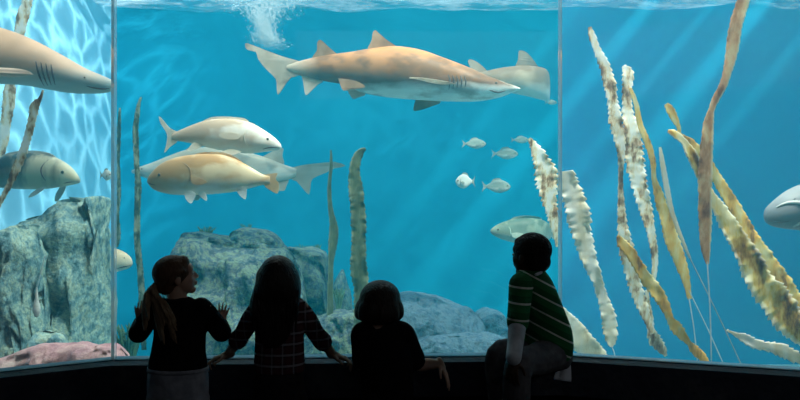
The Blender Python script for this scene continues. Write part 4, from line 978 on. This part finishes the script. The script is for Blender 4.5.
# pale cloth hanging over the ledge behind the boy
b = bmesh.new()
rows = []
for i, (px, py, dd, w) in enumerate(((563, 354, 3.09, 9), (563.5, 358, 3.03, 12), (563.8, 361.5, 2.985, 13), (563.4, 367, 2.975, 14.5), (562.6, 374, 2.972, 17), (562, 381, 2.97, 18.5))):
    rows.append([W(px + w / 2 * u, py + (1.4 * u if i > 3 else 0), dd - .004 * math.sin(u * 4.2 + .5) - .004) for u in [-1 + k / 8 for k in range(17)]])
V = [[b.verts.new(p) for p in r] for r in rows]
for i in range(len(V) - 1):
    for k in range(16): b.faces.new((V[i][k], V[i][k + 1], V[i + 1][k + 1], V[i + 1][k]))
o = mesh_obj('cloth', b, C_white); sm = o.modifiers.new('thickness', 'SOLIDIFY'); sm.thickness = .006; sub = o.modifiers.new('s', 'SUBSURF'); sub.levels = 1; sub.render_levels = 1
tag(o, 'small pale cloth hanging over the ledge behind the seated boy', 'cloth')
# ================================================================== setting
GL = [(-4.13, 1.425), (-1.251, 3.11), (.72, 3.20), (6.3, 1.44)]       # line of the window glass, left to right
TOP = 2.75; ZS = 4.1; SILL = .68; TB = -.95
XL, XR, YB = -4.13, 6.3, 10.2
M_dark = mottled('dark painted wall', [(.3, (.012, .013, .016)), (.7, (.02, .021, .025))], 3, 5, .8)
M_sill = mottled('dark worn concrete sill', [(.3, (.018, .024, .042)), (.55, (.03, .038, .058)), (.75, (.075, .08, .09))], 7, 8, .7, .3, 30)
M_lip = mottled('window frame with blue reflection', [(.3, (.015, .055, .085)), (.7, (.03, .085, .12))], 6, 5, .45)  # blue reflected from the tank is put into the frame colour
M_floor = mottled('dark floor', [(.3, (.012, .012, .014)), (.7, (.025, .025, .028))], 4, 5, .6)
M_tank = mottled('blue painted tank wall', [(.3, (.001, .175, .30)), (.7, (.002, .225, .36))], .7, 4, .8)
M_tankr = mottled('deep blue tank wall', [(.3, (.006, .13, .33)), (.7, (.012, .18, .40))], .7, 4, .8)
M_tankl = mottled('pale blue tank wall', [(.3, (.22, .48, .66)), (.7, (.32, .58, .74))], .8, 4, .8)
M_sand = mottled('tank sand', [(.3, (.66, .68, .64)), (.7, (.84, .84, .78))], 5, 6, .9)

def side(off, ext=0):
    """window line pushed towards the room by off"""
    pts = [Vector((*p, 0)) for p in GL]; out = []
    nrm = []
    for a, b in zip(pts, pts[1:]):
        t = (b - a).normalized(); nrm.append(Vector((t.y, -t.x, 0)))
    for i, p in enumerate(pts):
        if i == 0: v = nrm[0] * off
        elif i == 3: v = nrm[2] * off
        else:
            m = (nrm[i - 1] + nrm[i]).normalized(); v = m * (off / m.dot(nrm[i]))
        out.append((p.x + v.x, p.y + v.y))
    return out
def band(name, o0, o1, z0, z1, mat, segs=(0, 1, 2)):
    a, b = side(o0), side(o1); bm = bmesh.new()
    for i in segs: prism(bm, [b[i], b[i + 1], a[i + 1], a[i]], z0, z1)
    bmesh.ops.remove_doubles(bm, verts=bm.verts, dist=1e-5); bmesh.ops.recalc_face_normals(bm, faces=bm.faces)
    return struct(name, bm, mat)
band('wall_front', -.03, .015, 0, .60, M_dark)                 # wall under the ledge
for i, s in enumerate(('left', 'centre', 'right')):
    band('trim_%d' % (i + 1), .012, .105, .53, SILL, M_sill, (i,))       # ledge, one cast length per window
band('trim_4', -.06, .012, .60, SILL + .004, M_lip)            # frame along the bottom of the glass
band('wall_header', -.05, .2, TOP, 4.8, M_dark)
band('wall_footing', -.2, -.03, TB, .60, M_dark)
# panes
def glass(name, haze, hc=(.8, .85, .95), tint=(1, 1, 1)):
    m, nt, out = nodes_of(name)
    tr = N(nt, 'ShaderNodeBsdfTransparent'); tr.inputs[0].default_value = (*tint, 1)
    gl = N(nt, 'ShaderNodeBsdfGlossy', Roughness=.03); df = N(nt, 'ShaderNodeBsdfTranslucent'); df.inputs[0].default_value = (*hc, 1)
    fr = N(nt, 'ShaderNodeFresnel', IOR=1.25); mx = N(nt, 'ShaderNodeMixShader'); m2 = N(nt, 'ShaderNodeMixShader', Fac=haze)
    nt.links.new(tr.outputs[0], m2.inputs[1]); nt.links.new(df.outputs[0], m2.inputs[2])
    nt.links.new(fr.outputs[0], mx.inputs[0]); nt.links.new(m2.outputs[0], mx.inputs[1]); nt.links.new(gl.outputs[0], mx.inputs[2])
    nt.links.new(mx.outputs[0], out.inputs[0]); return m
for i, hz in enumerate((.015, .0, .03)):  # veil of reflected light on the right pane is mixed in as haze
    band('window_%d' % (i + 1), -.012, .012, .66, TOP + .03, glass('acrylic pane %d' % (i + 1), hz, (.78, .80, 1)), (i,))
M_seam = glass('clear silicone seam', .28, (.9, .97, 1))
for i, nm, w in ((1, 'trim_5', .007), (2, 'trim_6', .006)):
    bm = bmesh.new(); x, y = GL[i]; box(bm, (x - w, y - .014, SILL), (x + w, y + .014, TOP)); struct(nm, bm, M_seam)
# room behind the camera
def quadbox(name, lo, hi, mat):
    bm = bmesh.new(); box(bm, lo, hi); return struct(name, bm, mat)
for nm, z0, z1, mt, of in (('floor', -.1, 0, M_floor, -.02), ('ceiling', 3.1, 3.25, M_dark, .02)):
    bm = bmesh.new(); s = side(of); prism(bm, [(XL, -3.2), (XR, -3.2)] + s[::-1], z0, z1); bmesh.ops.recalc_face_normals(bm, faces=bm.faces); struct(nm, bm, mt)
quadbox('wall_back', (XL, -3.3, -.1), (XR, -3.2, 3.25), M_dark)
quadbox('wall_left', (XL - .1, -3.3, -.1), (XL, 1.5, 3.25), M_dark)
quadbox('wall_right', (XR, -3.3, -.1), (XR + .1, 1.6, 3.25), M_dark)
# tank
quadbox('wall_tank_back', (XL - .2, YB, TB), (2.3, YB + .15, 4.6), M_tank)
quadbox('wall_tank_corner', (2.3, YB - .12, TB), (XR + .2, YB + .15, 4.6), M_tankr)
quadbox('wall_tank_left', (XL - .15, 1.2, TB), (XL, YB, 4.6), M_tankl)
quadbox('wall_tank_right', (XR, 1.2, TB), (XR + .15, YB, 4.6), M_tank)
quadbox('floor_tank', (XL, 1.2, TB - .1), (XR, YB, TB), M_sand)
# water body
bm = bmesh.new(); s = side(-.02)
prism(bm, [(s[0][0], s[0][1]), (s[1][0], s[1][1]), (s[2][0], s[2][1]), (s[3][0], s[3][1]), (XR, YB - .001), (XL, YB - .001)], TB, ZS - .08)
m, nt, out = nodes_of('sea water')
sc = N(nt, 'ShaderNodeVolumeScatter', Density=WATER_S); sc.inputs['Color'].default_value = (*WATER_SC, 1); sc.inputs['Anisotropy'].default_value = .2
ab = N(nt, 'ShaderNodeVolumeAbsorption', Density=WATER_A); ab.inputs['Color'].default_value = (*WATER_AC, 1)
ad = N(nt, 'ShaderNodeAddShader'); nt.links.new(sc.outputs[0], ad.inputs[0]); nt.links.new(ab.outputs[0], ad.inputs[1]); nt.links.new(ad.outputs[0], out.inputs['Volume'])
struct('water', bm, m)
# rippled surface
bm = bmesh.new(); nx, ny = 150, 140; y0 = 1.3
V = []
for j in range(ny + 1):
    r = []
    for i in range(nx + 1):
        x = XL + (XR - XL) * i / nx; y = y0 + (YB - y0) * j / ny
        z = ZS + .045 * noise.fractal(Vector((x * .9, y * 1.5, 3)), 1, 2, 4) + .02 * math.sin(x * 3 + y * 5)
        r.append(bm.verts.new((x, y, z)))
    V.append(r)
for j in range(ny):
    for i in range(nx): bm.faces.new((V[j][i], V[j][i + 1], V[j + 1][i + 1], V[j + 1][i]))
m, nt, out = nodes_of('water surface')
tr = N(nt, 'ShaderNodeBsdfTransparent'); gl = N(nt, 'ShaderNodeBsdfGlossy', Roughness=.08); gl.inputs[0].default_value = (.9, .97, 1, 1)
fr = N(nt, 'ShaderNodeFresnel', IOR=1.12); mx = N(nt, 'ShaderNodeMixShader')
nt.links.new(fr.outputs[0], mx.inputs[0]); nt.links.new(tr.outputs[0], mx.inputs[1]); nt.links.new(gl.outputs[0], mx.inputs[2])
fo = N(nt, 'ShaderNodeBsdfTranslucent'); fo.inputs[0].default_value = (.9, .95, .97, 1)          # white patches mixed in to imitate bright, streaky reflections on the surface
tc = N(nt, 'ShaderNodeTexCoord'); mp = N(nt, 'ShaderNodeMapping'); mp.inputs['Scale'].default_value = (1, 2.2, 1); nt.links.new(tc.outputs['Object'], mp.inputs[0])
nz = N(nt, 'ShaderNodeTexNoise', Scale=1.6, Detail=8, Roughness=.65); nt.links.new(mp.outputs[0], nz.inputs['Vector'])
fr2 = ramp(nt, [(.40, (.04,) * 3), (.66, (.55,) * 3)]); nt.links.new(nz.outputs['Fac'], fr2.inputs[0])
m3 = N(nt, 'ShaderNodeMixShader'); nt.links.new(fr2.outputs[0], m3.inputs[0]); nt.links.new(mx.outputs[0], m3.inputs[1]); nt.links.new(fo.outputs[0], m3.inputs[2]); nt.links.new(m3.outputs[0], out.inputs[0])
struct('water_surface', bm, m, True)

# ================================================================== light
def area(name, loc, aim, sx, sy, power, col=(1, 1, 1), spread=PI):
    l = bpy.data.lights.new(name, 'AREA'); l.shape = 'RECTANGLE'; l.size = sx; l.size_y = sy; l.energy = power; l.color = col; l.spread = spread
    o = bpy.data.objects.new(name, l); COL.objects.link(o); o.location = loc
    o.rotation_euler = (Vector(aim) - Vector(loc)).to_track_quat('-Z', 'Y').to_euler(); return o
def spot(name, loc, aim, deg, power, blend=.5, col=(1, 1, 1), size=.02, caustic=None):
    l = bpy.data.lights.new(name, 'SPOT'); l.spot_size = math.radians(deg); l.spot_blend = blend; l.energy = power; l.color = col; l.shadow_soft_size = size
    o = bpy.data.objects.new(name, l); COL.objects.link(o); o.location = loc
    o.rotation_euler = (Vector(aim) - Vector(loc)).to_track_quat('-Z', 'Y').to_euler()
    if caustic:                                                   # daylight broken up by the ripples it comes through
        sc_, lo, hi, dist = caustic
        l.use_nodes = True; nt = l.node_tree; em = [n for n in nt.nodes if n.type == 'EMISSION'][0]
        tc = N(nt, 'ShaderNodeTexCoord'); sp = N(nt, 'ShaderNodeSeparateXYZ'); nt.links.new(tc.outputs['Normal'], sp.inputs[0])
        dv = N(nt, 'ShaderNodeVectorMath', operation='DIVIDE'); cb = N(nt, 'ShaderNodeCombineXYZ')
        for i in range(3): nt.links.new(sp.outputs[2], cb.inputs[i])
        nt.links.new(tc.outputs['Normal'], dv.inputs[0]); nt.links.new(cb.outputs[0], dv.inputs[1])
        nz = N(nt, 'ShaderNodeTexNoise', Scale=sc_ * .6, Detail=2); nt.links.new(dv.outputs[0], nz.inputs['Vector'])
        mxv = N(nt, 'ShaderNodeMix', data_type='RGBA', blend_type='ADD'); mxv.inputs[0].default_value = dist
        nt.links.new(dv.outputs[0], mxv.inputs[6]); nt.links.new(nz.outputs['Color'], mxv.inputs[7])
        vo = N(nt, 'ShaderNodeTexVoronoi', Scale=sc_, feature='DISTANCE_TO_EDGE')
        nt.links.new(mxv.outputs[2], vo.inputs['Vector'])
        mr = N(nt, 'ShaderNodeMapRange'); mr.inputs[1].default_value = .34; mr.inputs[2].default_value = 0
        pw = N(nt, 'ShaderNodeMath', operation='POWER'); pw.inputs[1].default_value = 2.6
        ma = N(nt, 'ShaderNodeMath', operation='MULTIPLY_ADD'); ma.inputs[1].default_value = hi - lo; ma.inputs[2].default_value = lo
        nt.links.new(vo.outputs['Distance'], mr.inputs[0]); nt.links.new(mr.outputs[0], pw.inputs[0]); nt.links.new(pw.outputs[0], ma.inputs[0]); nt.links.new(ma.outputs[0], em.inputs['Strength'])
    return o
LIGHTS()
w = bpy.data.worlds.new('World'); SC.world = w; w.use_nodes = True
w.node_tree.nodes['Background'].inputs[0].default_value = (.5, .7, 1, 1); w.node_tree.nodes['Background'].inputs[1].default_value = .25

cam = bpy.data.cameras.new('Camera'); co = bpy.data.objects.new('Camera', cam); COL.objects.link(co)
cam.sensor_width = 36; cam.lens = 32; co.location = (0, 0, CAMZ); co.rotation_euler = (PI / 2, 0, 0); cam.clip_start = .05
SC.camera = co
SC.view_settings.view_transform = 'Standard'; SC.view_settings.look = 'None'; SC.view_settings.gamma = 1
SC.view_settings.use_curve_mapping = False; SC.view_settings.exposure = EXPOSURE
SC.cycles.use_denoising = True
SC.cycles.max_bounces = 8; SC.cycles.volume_bounces = 2; SC.cycles.transparent_max_bounces = 24; SC.cycles.diffuse_bounces = 3
SC.cycles.caustics_reflective = False; SC.cycles.caustics_refractive = False
SC.cycles.sample_clamp_indirect = 4
